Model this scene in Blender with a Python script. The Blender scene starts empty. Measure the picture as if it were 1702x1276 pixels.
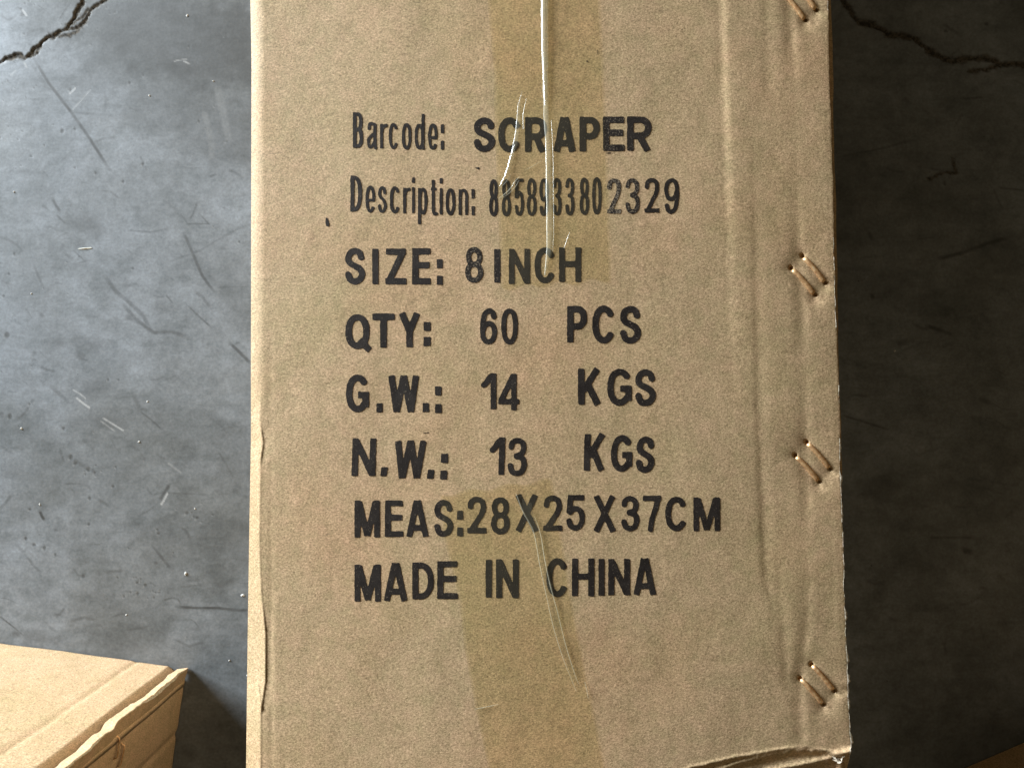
import bpy, math
import numpy as np
from mathutils import Vector

# ------------------------------------------------------------------ camera, light, exposure
scene = bpy.context.scene
F, CX, CY = 1229.0, 851.0, 638.0            # focal length and centre in photograph pixels
CAM_Z, TILT = 0.60, math.radians(1.8)
FACE_Z = 0.25                               # height of the carton's upper face
cam_data = bpy.data.cameras.new("camera")
cam_data.sensor_width = 36.0
cam_data.lens = F / 1702.0 * 36.0
cam_data.clip_start = 0.01
cam_data.clip_end = 50.0
cam = bpy.data.objects.new("camera", cam_data)
cam.location = (0, 0, CAM_Z)
cam.rotation_euler = (TILT, 0, 0)
scene.collection.objects.link(cam)
scene.camera = cam

world = bpy.data.worlds.new("World")
scene.world = world
world.use_nodes = True
bg = world.node_tree.nodes["Background"]
bg.inputs[0].default_value = (1.0, 0.80, 0.49, 1)
bg.inputs[1].default_value = 0.118

def area(name, loc, target, sx, sy, power, col):
    d = bpy.data.lights.new(name, 'AREA')
    d.shape = 'RECTANGLE'; d.size = sx; d.size_y = sy
    d.energy = power; d.color = col
    o = bpy.data.objects.new(name, d)
    o.location = loc
    o.rotation_euler = (Vector(target) - Vector(loc)).to_track_quat('-Z', 'Y').to_euler()
    scene.collection.objects.link(o)
    return o
# the daylight opening low on the left
area("doorway_light", (-2.66, 1.58, 0.92), (0, 0, 0.2), 1.3, 1.1, 385, (0.86, 0.94, 1.0))

scene.view_settings.view_transform = 'Standard'
scene.view_settings.look = 'None'
scene.view_settings.gamma = 1.0
scene.view_settings.exposure = 0.0

# ------------------------------------------------------------------ helpers
ct, st = math.cos(TILT), math.sin(TILT)
def ray(px, py):
    x = (np.asarray(px, float) - CX) / F
    y = -(np.asarray(py, float) - CY) / F
    z = -1.0
    return x, y * ct - z * st, y * st + z * ct
def at(px, py, z):
    x, y, rz = ray(px, py)
    t = (z - CAM_Z) / rz
    return x * t, y * t
def on_plane(px, py, P, n):
    x, y, z = ray(px, py)
    d = np.array([float(x), float(y), float(z)])
    o = np.array([0, 0, CAM_Z])
    t = np.dot(np.array(P) - o, n) / np.dot(d, n)
    return o + d * t

def hash2(ix, iy, seed):
    a = (ix * 374761393 + iy * 668265263 + seed * 1442695041) & 0xffffffff
    a = ((a ^ (a >> 13)) * 1274126177) & 0xffffffff
    return ((a ^ (a >> 16)) & 0xffff) / 65535.0
def vnoise(x, y, seed=0):
    x = np.asarray(x, float); y = np.asarray(y, float)
    ix = np.floor(x).astype(np.int64); iy = np.floor(y).astype(np.int64)
    fx = x - ix; fy = y - iy
    fx = fx * fx * (3 - 2 * fx); fy = fy * fy * (3 - 2 * fy)
    a = hash2(ix, iy, seed); b = hash2(ix + 1, iy, seed)
    c = hash2(ix, iy + 1, seed); d = hash2(ix + 1, iy + 1, seed)
    return (a + (b - a) * fx) * (1 - fy) + (c + (d - c) * fx) * fy
def fnoise(x, y, seed=0, octv=3):
    s = 0; a = 1; tot = 0
    for k in range(octv):
        s = s + a * vnoise(x * 2 ** k, y * 2 ** k, seed + 17 * k); tot += a; a *= 0.5
    return s / tot
def ip(v, tab):
    return np.interp(v, [a for a, _ in tab], [b for _, b in tab])
def sstep(a, b, x):
    t = np.clip((np.asarray(x, float) - a) / (b - a), 0, 1)
    return t * t * (3 - 2 * t)
def seg_dist(X, Y, pts):
    """distance to a polyline, with the position along it (0..1)"""
    best = np.full(np.shape(X), 1e9); pos = np.zeros(np.shape(X))
    L = [math.dist(pts[i], pts[i + 1]) for i in range(len(pts) - 1)]
    tot = sum(L); acc = 0
    for i in range(len(pts) - 1):
        (x0, y0), (x1, y1) = pts[i][:2], pts[i + 1][:2]
        dx, dy = x1 - x0, y1 - y0
        t = np.clip(((X - x0) * dx + (Y - y0) * dy) / (dx * dx + dy * dy + 1e-9), 0, 1)
        d = np.hypot(X - x0 - t * dx, Y - y0 - t * dy)
        m = d < best
        best = np.where(m, d, best); pos = np.where(m, (acc + t * L[i]) / tot, pos)
        acc += L[i]
    return best, pos

def link_mesh(name, V, Fc, mat, parent=None, smooth=True, origin=None):
    """one mesh object; vertices are given in world space and stored relative to the thing's base"""
    V = np.asarray(V, np.float64)
    org = np.zeros(3)
    if parent is not None:
        p = parent
        while p.parent is not None: p = p.parent
        org = np.array(p.location)
    elif origin is not None:
        org = np.array(origin, float)
    V = V - org
    me = bpy.data.meshes.new(name)
    if isinstance(Fc, np.ndarray):
        n = len(Fc); k = Fc.shape[1]
        me.vertices.add(len(V)); me.vertices.foreach_set("co", V.astype(np.float32).ravel())
        me.loops.add(n * k); me.loops.foreach_set("vertex_index", Fc.astype(np.int32).ravel())
        me.polygons.add(n)
        me.polygons.foreach_set("loop_start", np.arange(0, n * k, k, dtype=np.int32))
        me.update(calc_edges=True); me.validate()
    else:
        me.from_pydata([tuple(v) for v in V], [], Fc)
    me.polygons.foreach_set("use_smooth", [smooth] * len(me.polygons))
    me.update()
    me.materials.append(mat)
    o = bpy.data.objects.new(name, me)
    if parent is not None: o.parent = parent
    else: o.location = org
    scene.collection.objects.link(o)
    return o
def thing(name, label, cat, loc, group=None):
    o = bpy.data.objects.new(name, None)
    o.location = loc; o.empty_display_size = 0.02
    o['label'] = label; o['category'] = cat
    if group: o['group'] = group
    scene.collection.objects.link(o)
    return o
def tag(o, label=None, cat=None, group=None, kind=None):
    if label: o['label'] = label
    if cat: o['category'] = cat
    if group: o['group'] = group
    if kind: o['kind'] = kind
    return o
def grid_faces(nr, nc):
    i = np.arange(nr - 1)[:, None] * nc + np.arange(nc - 1)[None, :]
    i = i.ravel()
    return np.stack([i, i + nc, i + nc + 1, i + 1], 1)

# ------------------------------------------------------------------ materials
class NT:
    def __init__(s, name):
        s.m = bpy.data.materials.new(name); s.m.use_nodes = True
        s.t = s.m.node_tree; s.t.nodes.clear()
        s.out = s.t.nodes.new('ShaderNodeOutputMaterial')
        s.tc = s.t.nodes.new('ShaderNodeTexCoord')
    def n(s, typ, **kw):
        nd = s.t.nodes.new(typ)
        for k, v in kw.items():
            if k.startswith('_'): setattr(nd, k[1:], v)
            else: s.set(nd, k.replace('~', ' '), v)
        return nd
    def set(s, nd, k, v):
        inp = nd.inputs[int(k[1:])] if k[0] == 'i' and k[1:].isdigit() else nd.inputs[k]
        if hasattr(v, 'links') or isinstance(v, bpy.types.NodeSocket): s.t.links.new(v, inp)
        else: inp.default_value = v
    def noise(s, scale, detail=2, rough=0.5, vec=None, dist=0.0):
        nd = s.n('ShaderNodeTexNoise', Scale=scale, Detail=detail, Roughness=rough, Distortion=dist)
        s.t.links.new(vec if vec is not None else s.tc.outputs['Object'], nd.inputs['Vector'])
        return nd.outputs['Fac']
    def mapping(s, scale, rot=(0, 0, 0)):
        nd = s.n('ShaderNodeMapping'); s.t.links.new(s.tc.outputs['Object'], nd.inputs['Vector'])
        nd.inputs['Scale'].default_value = scale; nd.inputs['Rotation'].default_value = rot
        return nd.outputs[0]
    def ramp(s, fac, stops):
        nd = s.n('ShaderNodeValToRGB'); s.t.links.new(fac, nd.inputs[0])
        cr = nd.color_ramp
        while len(cr.elements) > 1: cr.elements.remove(cr.elements[-1])
        cr.elements[0].position = stops[0][0]; cr.elements[0].color = (*stops[0][1], 1) if len(stops[0][1]) == 3 else stops[0][1]
        for p, c in stops[1:]:
            e = cr.elements.new(p); e.color = (*c, 1)
        return nd.outputs[0]
    def mix(s, fac, a, b, blend='MIX'):
        nd = s.n('ShaderNodeMix', _data_type='RGBA', _blend_type=blend)
        for k, v in ((0, fac), (6, a), (7, b)):
            if isinstance(v, bpy.types.NodeSocket): s.t.links.new(v, nd.inputs[k])
            else: nd.inputs[k].default_value = v if k == 0 else (*v, 1)
        return nd.outputs[2]
    def math(s, op, a, b=0.0, clamp=False):
        nd = s.n('ShaderNodeMath', _operation=op, _use_clamp=clamp)
        for k, v in ((0, a), (1, b)):
            if isinstance(v, bpy.types.NodeSocket): s.t.links.new(v, nd.inputs[k])
            else: nd.inputs[k].default_value = v
        return nd.outputs[0]
    def bump(s, h, strength, dist, normal=None):
        nd = s.n('ShaderNodeBump', Strength=strength, Distance=dist)
        s.t.links.new(h, nd.inputs['Height'])
        if normal is not None: s.t.links.new(normal, nd.inputs['Normal'])
        return nd.outputs[0]
    def attr(s, name):
        nd = s.n('ShaderNodeAttribute', _attribute_name=name)
        return nd.outputs['Fac']
    def principled(s, **kw):
        nd = s.n('ShaderNodeBsdfPrincipled')
        for k, v in kw.items(): s.set(nd, k.replace('_', ' '), v if not (isinstance(v, tuple) and len(v) == 3) else (*v, 1))
        s.t.links.new(nd.outputs[0], s.out.inputs[0])
        return nd

def kraft(name, base, spec=0.3, rough=0.62, mott=1.0, bump=1.0, sheen=0.0):
    t = NT(name)
    b = np.array(base)
    fine = t.noise(1150, 3, 0.75, dist=0.4)
    fib = t.noise(1.0, 3, 0.65, vec=t.mapping((900, 2600, 900), (0, 0, -0.6)), dist=0.8)
    med = t.noise(150, 4, 0.6)
    big = t.noise(16, 4, 0.6)
    big2 = t.noise(9, 3, 0.6, vec=t.mapping((1, 1.0, 1), (0.3, 0.2, 0.9)))
    c = t.ramp(big, [(0.30, tuple(b * (0.93, 0.96, 0.90))), (0.5, tuple(b)), (0.70, tuple(b * (1.07, 1.04, 1.06)))])
    c = t.mix(t.math('MULTIPLY', t.ramp(big2, [(0.45, (0, 0, 0)), (0.65, (1, 1, 1))]), 0.5 * mott), c, tuple(b * (1.06, 0.92, 0.88)))
    c = t.mix(1.0, c, t.ramp(med, [(0.25, (0.86, 0.90, 0.84)), (0.75, (1.12, 1.07, 1.10))]), 'MULTIPLY')
    g = t.math('ADD', t.math('MULTIPLY', fine, 0.5), t.math('MULTIPLY', fib, 0.5))
    c = t.mix(1.0, c, t.ramp(g, [(0.36, (0.50, 0.49, 0.46)), (0.5, (1, 1, 1)), (0.63, (1.55, 1.57, 1.62))]), 'MULTIPLY')
    # sparse darker fibres and flecks
    fl = t.noise(1.0, 1, 0.5, vec=t.mapping((160, 900, 500), (0, 0, 0.9)), dist=1.5)
    c = t.mix(t.math('MULTIPLY', t.ramp(fl, [(0.70, (0, 0, 0)), (0.76, (1, 1, 1))]), 0.45), c, tuple(b * 0.45))
    nrm = t.bump(g, 0.6 * bump, 0.00028)
    nrm = t.bump(med, 0.35 * bump, 0.0003, nrm)
    t.principled(Base_Color=c, Roughness=rough, Normal=nrm, **{'Specular_IOR_Level': spec})
    return t.m

KRAFT = (0.500, 0.356, 0.204)
m_face = kraft("kraft_face", KRAFT)
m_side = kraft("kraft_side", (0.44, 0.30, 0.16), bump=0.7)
m_tan = kraft("kraft_tan", (0.52, 0.37, 0.222), bump=0.35, mott=0.3)
m_torn = kraft("torn_paper", (0.62, 0.55, 0.44), rough=0.8, bump=1.4, mott=0.2)
m_flute = kraft("flute_core", (0.32, 0.22, 0.13), rough=0.8)

def ink_mat():
    t = NT("stamp_ink")
    n1 = t.noise(1500, 3, 0.65); n2 = t.noise(170, 3, 0.6)
    sp = t.attr("speckle")
    thr = t.math('ADD', t.math('MULTIPLY', n1, 1.0), t.math('MULTIPLY', sp, 0.13))
    f = t.ramp(thr, [(0.66, (0, 0, 0)), (0.73, (1, 1, 1))])
    c = t.ramp(n2, [(0.3, (0.016, 0.012, 0.010)), (0.7, (0.034, 0.027, 0.023))])
    c = t.mix(t.math('MULTIPLY', f, 0.75), c, (0.30, 0.24, 0.17))
    t.principled(Base_Color=c, Roughness=0.6, Normal=t.bump(n1, 0.5, 0.0002), **{'Specular_IOR_Level': 0.2})
    return t.m
m_ink = ink_mat()

def tape_mat(name, tint, haze, gloss_rough, gloss_boost=0.0):
    t = NT(name)
    tr = t.n('ShaderNodeBsdfTransparent', Color=(*tint, 1))
    gl = t.n('ShaderNodeBsdfGlossy', Color=(1, 1, 1, 1), Roughness=gloss_rough)
    nb = t.bump(t.noise(60, 4, 0.6), 0.25, 0.0006)
    t.t.links.new(nb, gl.inputs['Normal'])
    df = t.n('ShaderNodeBsdfDiffuse', Color=(0.80, 0.77, 0.60, 1))
    lw = t.n('ShaderNodeValue'); lw.outputs[0].default_value = 0.03
    m1 = t.n('ShaderNodeMixShader'); m1.inputs[0].default_value = haze
    t.t.links.new(tr.outputs[0], m1.inputs[1]); t.t.links.new(df.outputs[0], m1.inputs[2])
    m2 = t.n('ShaderNodeMixShader')
    t.t.links.new(t.math('ADD', lw.outputs[0], gloss_boost, True), m2.inputs[0])
    t.t.links.new(m1.outputs[0], m2.inputs[1]); t.t.links.new(gl.outputs[0], m2.inputs[2])
    t.t.links.new(m2.outputs[0], t.out.inputs[0])
    return t.m
m_tape = tape_mat("packing_tape", (0.955, 0.94, 0.85), 0.018, 0.22)
m_fold = tape_mat("tape_fold", (0.95, 0.94, 0.86), 0.20, 0.42, 0.0)
m_glint = tape_mat("tape_crease", (0.97, 0.96, 0.92), 0.12, 0.26, 0.07)
m_bright = tape_mat("tape_bright_crease", (0.97, 0.97, 0.95), 0.20, 0.20, 0.16)

def metal_mat():
    t = NT("coppered_steel")
    n = t.noise(600, 3)
    c = t.ramp(n, [(0.35, (0.62, 0.34, 0.16)), (0.6, (0.95, 0.62, 0.32)), (0.8, (0.98, 0.78, 0.50))])
    t.principled(Base_Color=c, Metallic=0.7, Roughness=0.42, Normal=t.bump(n, 0.2, 0.0001))
    return t.m
m_wire = metal_mat()

def floor_mat():
    t = NT("trowelled_concrete")
    mark_shade = t.attr("mark_shade"); pale = t.attr("pale"); dirt = t.attr("dirt")
    big = t.noise(5.5, 5, 0.6, dist=0.4)
    mid = t.noise(20, 5, 0.6, dist=0.3)
    streak = t.noise(1.0, 5, 0.65, vec=t.mapping((26, 70, 20), (0, 0, 0.12)), dist=0.3)
    fine = t.noise(420, 3, 0.6)
    sm = t.noise(110, 5, 0.72, dist=0.2)
    c = t.ramp(big, [(0.28, (0.096, 0.101, 0.100)), (0.5, (0.134, 0.146, 0.156)), (0.72, (0.168, 0.187, 0.208))])
    c = t.mix(1.0, c, t.ramp(mid, [(0.28, (0.66, 0.67, 0.66)), (0.5, (1, 1, 1)), (0.72, (1.25, 1.26, 1.28))]), 'MULTIPLY')
    c = t.mix(1.0, c, t.ramp(streak, [(0.30, (0.80, 0.81, 0.80)), (0.5, (1, 1, 1)), (0.75, (1.10, 1.10, 1.10))]), 'MULTIPLY')
    c = t.mix(1.0, c, t.ramp(fine, [(0.30, (0.84, 0.84, 0.84)), (0.70, (1.14, 1.14, 1.14))]), 'MULTIPLY')
    c = t.mix(1.0, c, t.ramp(sm, [(0.30, (0.76, 0.77, 0.77)), (0.5, (1, 1, 1)), (0.70, (1.18, 1.18, 1.19))]), 'MULTIPLY')
    pin = t.n('ShaderNodeTexVoronoi', Scale=75.0); t.t.links.new(t.tc.outputs['Object'], pin.inputs['Vector'])
    pf = t.ramp(pin.outputs['Distance'], [(0.035, (1, 1, 1)), (0.06, (0, 0, 0))])
    gate = t.ramp(t.noise(30, 2), [(0.60, (0, 0, 0)), (0.64, (1, 1, 1))])
    pf = t.math('MULTIPLY', pf, gate)
    c = t.mix(t.math('MULTIPLY', pf, 0.75), c, (0.030, 0.029, 0.026))
    c = t.mix(mark_shade, c, (0.028, 0.028, 0.026))
    c = t.mix(pale, c, (0.55, 0.56, 0.56))
    c = t.mix(dirt, c, t.ramp(fine, [(0.4, (0.020, 0.017, 0.012)), (0.62, (0.10, 0.085, 0.065))]))
    r = t.ramp(t.math('ADD', t.math('MULTIPLY', mid, 0.5), t.math('MULTIPLY', streak, 0.5)), [(0.3, (0.66, 0.66, 0.66)), (0.7, (0.50, 0.50, 0.50))])
    r = t.math('ADD', r, t.math('MULTIPLY', dirt, 0.4), True)
    nrm = t.bump(fine, 0.18, 0.0003)
    nrm = t.bump(streak, 0.22, 0.0007, nrm)
    nrm = t.bump(big, 0.3, 0.003, nrm)
    t.principled(Base_Color=c, Roughness=r, Normal=nrm, **{'Specular_IOR_Level': 0.36})
    return t.m
m_floor = floor_mat()
def grit_mat(name, col):
    t = NT(name); n = t.noise(700, 3)
    c = t.ramp(n, [(0.3, tuple(np.array(col) * 0.8)), (0.7, col)])
    t.principled(Base_Color=c, Roughness=0.6)
    return t.m
m_grit = grit_mat("pale_grit", (0.55, 0.55, 0.54))
m_wood = grit_mat("pale_splinter", (0.52, 0.52, 0.47))

# ------------------------------------------------------------------ floor: one sheet, cracks and pits as relief
def axis(parts):
    out = []
    for a, b, s in parts:
        out += list(np.arange(a, b - 1e-6, s))
    out.append(parts[-1][1]); return np.array(out, float)
fx = axis([(-9000, -1500, 750), (-1500, -40, 40), (-40, 432, 1.7), (432, 1372, 20), (1372, 1720, 3.2), (1720, 3000, 40), (3000, 10500, 750)])
fy = axis([(-8500, -1500, 700), (-1500, -40, 40), (-40, 1290, 1.9), (1290, 2800, 40), (2800, 9800, 700)])
FX, FY = np.meshgrid(fx, fy)
wx, wy = at(FX, FY, 0.0)
wz = np.zeros_like(FX)
mark_shade = np.zeros_like(FX); pale = np.zeros_like(FX); dirt = np.zeros_like(FX)
jx = FX + (fnoise(FX / 9, FY / 9, 3) - 0.5) * 9
jy = FY + (fnoise(FX / 9, FY / 9, 7) - 0.5) * 9
MM = 1 / 2048.0
def crack(pts, width, depth, spread):
    global wz, dirt, mark_shade
    d, s = seg_dist(jx, jy, pts)
    w = width * (0.45 + 1.1 * fnoise(s * 40, s * 0, 11))
    core = 1 - sstep(w * 0.45, w, d)
    wz = np.minimum(wz, -0.6 * depth * MM * core)
    wz = wz - 0.12 * MM * np.exp(-(d / spread) ** 2) * (0.3 + fnoise(FX / 6, FY / 6, 5))
    dirt[:] = np.maximum(dirt, 0.85 * (1 - sstep(w * 0.6, w * 1.3 + 2.2, d)))
    mark_shade[:] = np.maximum(mark_shade, 0.9 * (1 - sstep(w * 0.2, w * 0.75, d)))
crack([(-60, 130), (0, 105), (14, 95), (30, 92), (44, 98), (56, 82), (74, 68), (92, 57), (108, 49), (120, 36), (128, 20), (138, 4), (150, -30)], 3.6, 4, 9)
crack([(44, 97), (58, 88), (70, 72)], 2.6, 3, 6)
crack([(108, 50), (128, 46), (138, 38), (148, 20), (160, 9), (176, 0), (190, -20)], 2.8, 3, 7)
crack([(120, 40), (134, 30), (146, 16)], 2, 2, 6)
crack([(98, 62), (118, 60), (136, 44), (140, 34)], 2, 1.5, 6)
crack([(1392, -30), (1402, 2), (1414, 20), (1427, 36), (1450, 42), (1470, 52), (1478, 58), (1500, 61), (1524, 67), (1540, 82), (1556, 93), (1580, 101), (1605, 98), (1640, 98), (1660, 106), (1702, 108), (1760, 112)], 4.4, 4, 9)
crack([(1610, 118), (1640, 116), (1662, 110)], 3, 3, 8)
crack([(1543, 298), (1560, 290), (1590, 286), (1584, 262)], 1.8, 0.6, 6)
def scratch(pts, w, a, seed=0, soft=0.0):
    d, s = seg_dist(FX, FY, pts)
    tap = sstep(0, 0.12, s) * (1 - sstep(0.85, 1.0, s))
    nn = 0.45 + 0.8 * fnoise(FX / 14, FY / 14, 31 + seed)
    f = (1 - sstep(w * 0.3, w * (1.2 + soft), d)) * a * nn * (0.35 + 0.65 * tap)
    mark_shade[:] = np.maximum(mark_shade, np.clip(f, 0, 0.95))
    return d
for i, (pts, w, a) in enumerate([
    ([(55, 96), (82, 140), (118, 186), (150, 232), (182, 282)], 3.2, 0.85), ([(52, 104), (66, 128), (80, 148)], 4, 0.35),
    ([(98, 34), (108, 18), (118, 2)], 1.4, 0.9), ([(40, 62), (52, 52), (68, 48), (74, 56)], 4, 0.5),
    ([(30, 12), (38, 20), (34, 26), (44, 24)], 1.8, 0.6),
    ([(87, 330), (93, 342), (100, 352)], 3, 0.75), ([(70, 340), (78, 347)], 3, 0.5),
    ([(306, 388), (322, 425), (336, 458), (346, 472), (359, 488)], 3.2, 0.7),
    ([(328, 337), (320, 358), (314, 366)], 2, 0.6), ([(300, 356), (312, 372), (347, 372), (330, 354)], 1.8, 0.5),
    ([(210, 382), (250, 386), (284, 379)], 2.2, 0.4), ([(275, 437), (300, 428), (330, 418), (380, 388), (415, 372)], 2, 0.35),
    ([(173, 457), (192, 484), (212, 500), (236, 522), (252, 550)], 4.2, 0.55), ([(205, 506), (225, 530), (256, 553), (284, 551), (313, 560)], 4.0, 0.65),
    ([(276, 490), (288, 505)], 2, 0.5), ([(311, 507), (330, 525), (352, 545)], 2, 0.5),
    ([(324, 484), (337, 494), (350, 512)], 3.5, 0.5), ([(383, 571), (398, 585), (416, 603)], 3.4, 0.8),
    ([(360, 478), (385, 477), (416, 477)], 2.0, 0.45), ([(130, 398), (140, 408)], 5, 0.35), ([(100, 418), (106, 404)], 3, 0.3),
    ([(150, 432), (120, 440)], 2, 0.35), ([(140, 524), (165, 527)], 2, 0.35), ([(205, 476), (230, 471)], 3, 0.4),
    ([(232, 683), (252, 698), (268, 713)], 2.0, 0.6), ([(222, 655), (232, 680)], 5, 0.35), ([(362, 748), (378, 775), (389, 797)], 2.4, 0.45),
    ([(82, 640), (100, 655), (113, 668)], 4, 0.35), ([(120, 762), (140, 775), (160, 785)], 4, 0.4), ([(345, 690), (378, 717), (406, 746)], 4, 0.25),
    ([(282, 805), (272, 820), (265, 832)], 3.4, 0.8), ([(245, 825), (270, 818), (350, 822)], 2, 0.35), ([(160, 828), (178, 838)], 3, 0.4),
    ([(66, 849), (70, 858), (74, 864)], 3, 0.95), ([(252, 905), (268, 925), (285, 947)], 3, 0.5), ([(270, 998), (285, 993), (296, 995), (300, 1003)], 2, 0.65),
    ([(292, 1008), (330, 1010), (360, 1010), (398, 1014), (416, 1013)], 3.0, 0.85), ([(115, 1032), (140, 1026), (160, 1030)], 3, 0.45), ([(184, 1027), (200, 1020), (214, 1020)], 2, 0.45),
    ([(0, 1024), (18, 1038), (40, 1056)], 1.6, 0.75), ([(175, 950), (205, 948)], 3, 0.4), ([(255, 934), (262, 936)], 3, 0.55),
    ([(290, 1062), (315, 1074), (340, 1066)], 2.6, 0.4), ([(350, 975), (390, 965)], 5, 0.3), ([(20, 1055), (34, 1052)], 7, 0.45),
    ([(1555, 432), (1600, 420), (1640, 405), (1680, 393)], 4, 0.8), ([(1390, 262), (1470, 246), (1520, 232)], 2, 0.5),
    ([(1540, 541), (1560, 548), (1585, 557)], 4, 0.7), ([(1490, 572), (1512, 566)], 6, 0.5), ([(1444, 386), (1450, 398)], 4, 0.7),
    ([(1400, 690), (1440, 702), (1480, 715)], 2.5, 0.6), ([(1600, 165), (1636, 162)], 2, 0.5), ([(1540, 893), (1620, 893)], 2.5, 0.6),
    ([(1600, 914), (1616, 918)], 6, 0.8), ([(1630, 664), (1645, 670)], 5, 0.6), ([(1660, 312), (1702, 316)], 2, 0.6)]):
    scratch([(x, y) for x, y in pts], w, a, i)
# random fine scuffs
rng = np.random.default_rng(12)
for i in range(230):
    x0 = rng.uniform(-20, 410) if rng.random() < 0.75 else rng.uniform(1410, 1702)
    y0 = rng.uniform(0, 1090)
    an = rng.normal(0.15, 0.5); L = rng.uniform(8, 38)
    bend = rng.normal(0, 3)
    scratch([(x0, y0), (x0 + L * 0.5 * math.cos(an), y0 + L * 0.5 * math.sin(an) + bend), (x0 + L * math.cos(an), y0 + L * math.sin(an))], rng.uniform(0.9, 3.4), rng.uniform(0.12, 0.50), i)
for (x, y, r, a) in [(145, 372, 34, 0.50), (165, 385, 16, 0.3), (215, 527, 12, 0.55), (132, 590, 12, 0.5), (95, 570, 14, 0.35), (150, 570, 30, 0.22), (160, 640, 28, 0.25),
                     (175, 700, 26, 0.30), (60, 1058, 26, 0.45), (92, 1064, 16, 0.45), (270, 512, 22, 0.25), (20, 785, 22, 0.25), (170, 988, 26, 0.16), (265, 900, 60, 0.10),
                     (195, 1075, 40, 0.2), (240, 40, 140, 0.7), (340, 70, 170, 0.75), (180, 120, 80, 0.35), (290, 175, 100, 0.4), (400, 220, 110, 0.4), (410, 500, 90, 0.2), (410, 750, 110, 0.25), (400, 900, 90, 0.2), (280, 165, 16, 0.25), (60, 50, 26, 0.25),  # wide patches paint shade into the floor, toward the top and the carton
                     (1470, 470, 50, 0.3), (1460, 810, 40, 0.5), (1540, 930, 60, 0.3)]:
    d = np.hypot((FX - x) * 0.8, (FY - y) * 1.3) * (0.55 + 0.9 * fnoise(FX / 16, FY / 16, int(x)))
    mark_shade[:] = np.maximum(mark_shade, np.clip(a * 0.8 * (1 - sstep(r * 0.3, r, d)), 0, 1))
# small pits
pits = [(104, 218, 4.0), (125, 215, 2), (216, 138, 3.2), (376, 58, 4.5), (117, 149, 3), (15, 455, 2.6), (6, 492, 2.6), (24, 422, 2.4), (221, 446, 2.6), (12, 557, 5), (160, 288, 3),
        (180, 631, 2.2), (197, 631, 2.4), (106, 712, 2.6), (50, 846, 2.6), (43, 895, 2.8), (57, 905, 3.6), (74, 910, 3), (92, 921, 2.6), (138, 957, 3.8), (148, 871, 2.8), (149, 828, 2.6),
        (195, 959, 2), (228, 968, 2.6), (234, 962, 2), (242, 972, 3), (229, 986, 3), (265, 984, 2.8), (256, 993, 2), (217, 984, 2), (17, 692, 4), (188, 808, 2.6), (118, 760, 4), (126, 770, 4),
        (148, 780, 4), (158, 785, 3), (311, 852, 3.5), (328, 860, 3.5), (262, 880, 2), (264, 886, 3), (377, 235, 2.6), (238, 273, 2.8), (205, 302, 2.4), (331, 202, 2.4), (52, 260, 2.2), (398, 402, 2.2),
        (1572, 52, 4), (1640, 40, 4), (1570, 305, 3), (1450, 492, 4)]
for (qx, qy, n_, sp_) in [(240, 978, 9, 22), (140, 25, 8, 26), (30, 150, 10, 26), (320, 855, 7, 16), (60, 20, 6, 20), (150, 775, 7, 20), (20, 220, 8, 18)]:
    for k in range(n_): pits.append((qx + rng.normal(0, sp_), qy + rng.normal(0, sp_ * 0.5), rng.uniform(0.9, 1.9)))
for i in range(26):
    pits.append((rng.uniform(0, 412), rng.uniform(0, 1090), rng.uniform(1.0, 2.0)))
for x, y, r in pits:
    sub = np.hypot(FX - x, (FY - y) * (1.0 + 0.3 * math.sin(x)))
    core = 1 - sstep(r * 0.5, r * 1.15, sub)
    wz -= 0.35 * MM * core
    mark_shade[:] = np.maximum(mark_shade, 0.65 * core)
    pale[:] = np.maximum(pale, 0.10 * (1 - sstep(1, 2.0, np.hypot(FX - x + r, FY - y - r))))
for pts, w, a in [([(122, 648), (134, 655), (142, 662)], 1.6, 0.35), ([(128, 662), (138, 670), (148, 677)], 2.0, 0.5), ([(172, 695), (188, 705), (204, 715)], 1.8, 0.38), ([(168, 700), (190, 716)], 1.5, 0.22),
                  ([(278, 820), (272, 832), (268, 838)], 1.8, 0.5), ([(121, 182), (134, 168), (150, 150)], 1.0, 0.3), ([(116, 156), (125, 147)], 1.4, 0.5), ([(290, 102), (310, 98)], 1.2, 0.3), ([(306, 102), (314, 106)], 1.8, 0.4),
                  ([(340, 190), (350, 230), (352, 260)], 6, 0.07), ([(362, 150), (372, 190), (380, 230)], 7, 0.07), ([(280, 770), (300, 785)], 2.2, 0.15),
                  ([(0, 108), (12, 102), (24, 98)], 2.4, 0.25), ([(40, 104), (44, 112)], 1.8, 0.3), ([(18, 125), (26, 118)], 1.8, 0.2), ([(38, 18), (44, 26)], 2, 0.5)]:
    d, s = seg_dist(FX, FY, pts)
    f = (1 - sstep(w * 0.4, w * 1.2, d)) * a * (0.4 + 0.9 * fnoise(FX / 5, FY / 5, 77))
    pale[:] = np.maximum(pale, np.clip(f, 0, 1))
wz += (fnoise(FX / 120, FY / 120, 41) - 0.5) * 1.6 * MM + (fnoise(FX / 22, FY / 22, 42) - 0.5) * 0.12 * MM
wz = np.minimum(wz, 0)
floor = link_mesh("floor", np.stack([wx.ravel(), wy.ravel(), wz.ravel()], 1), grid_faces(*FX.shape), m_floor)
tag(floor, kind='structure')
for nm, arr in (("mark_shade", mark_shade), ("pale", pale), ("dirt", dirt)):
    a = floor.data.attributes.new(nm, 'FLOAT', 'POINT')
    a.data.foreach_set("value", arr.astype(np.float32).ravel())

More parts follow.
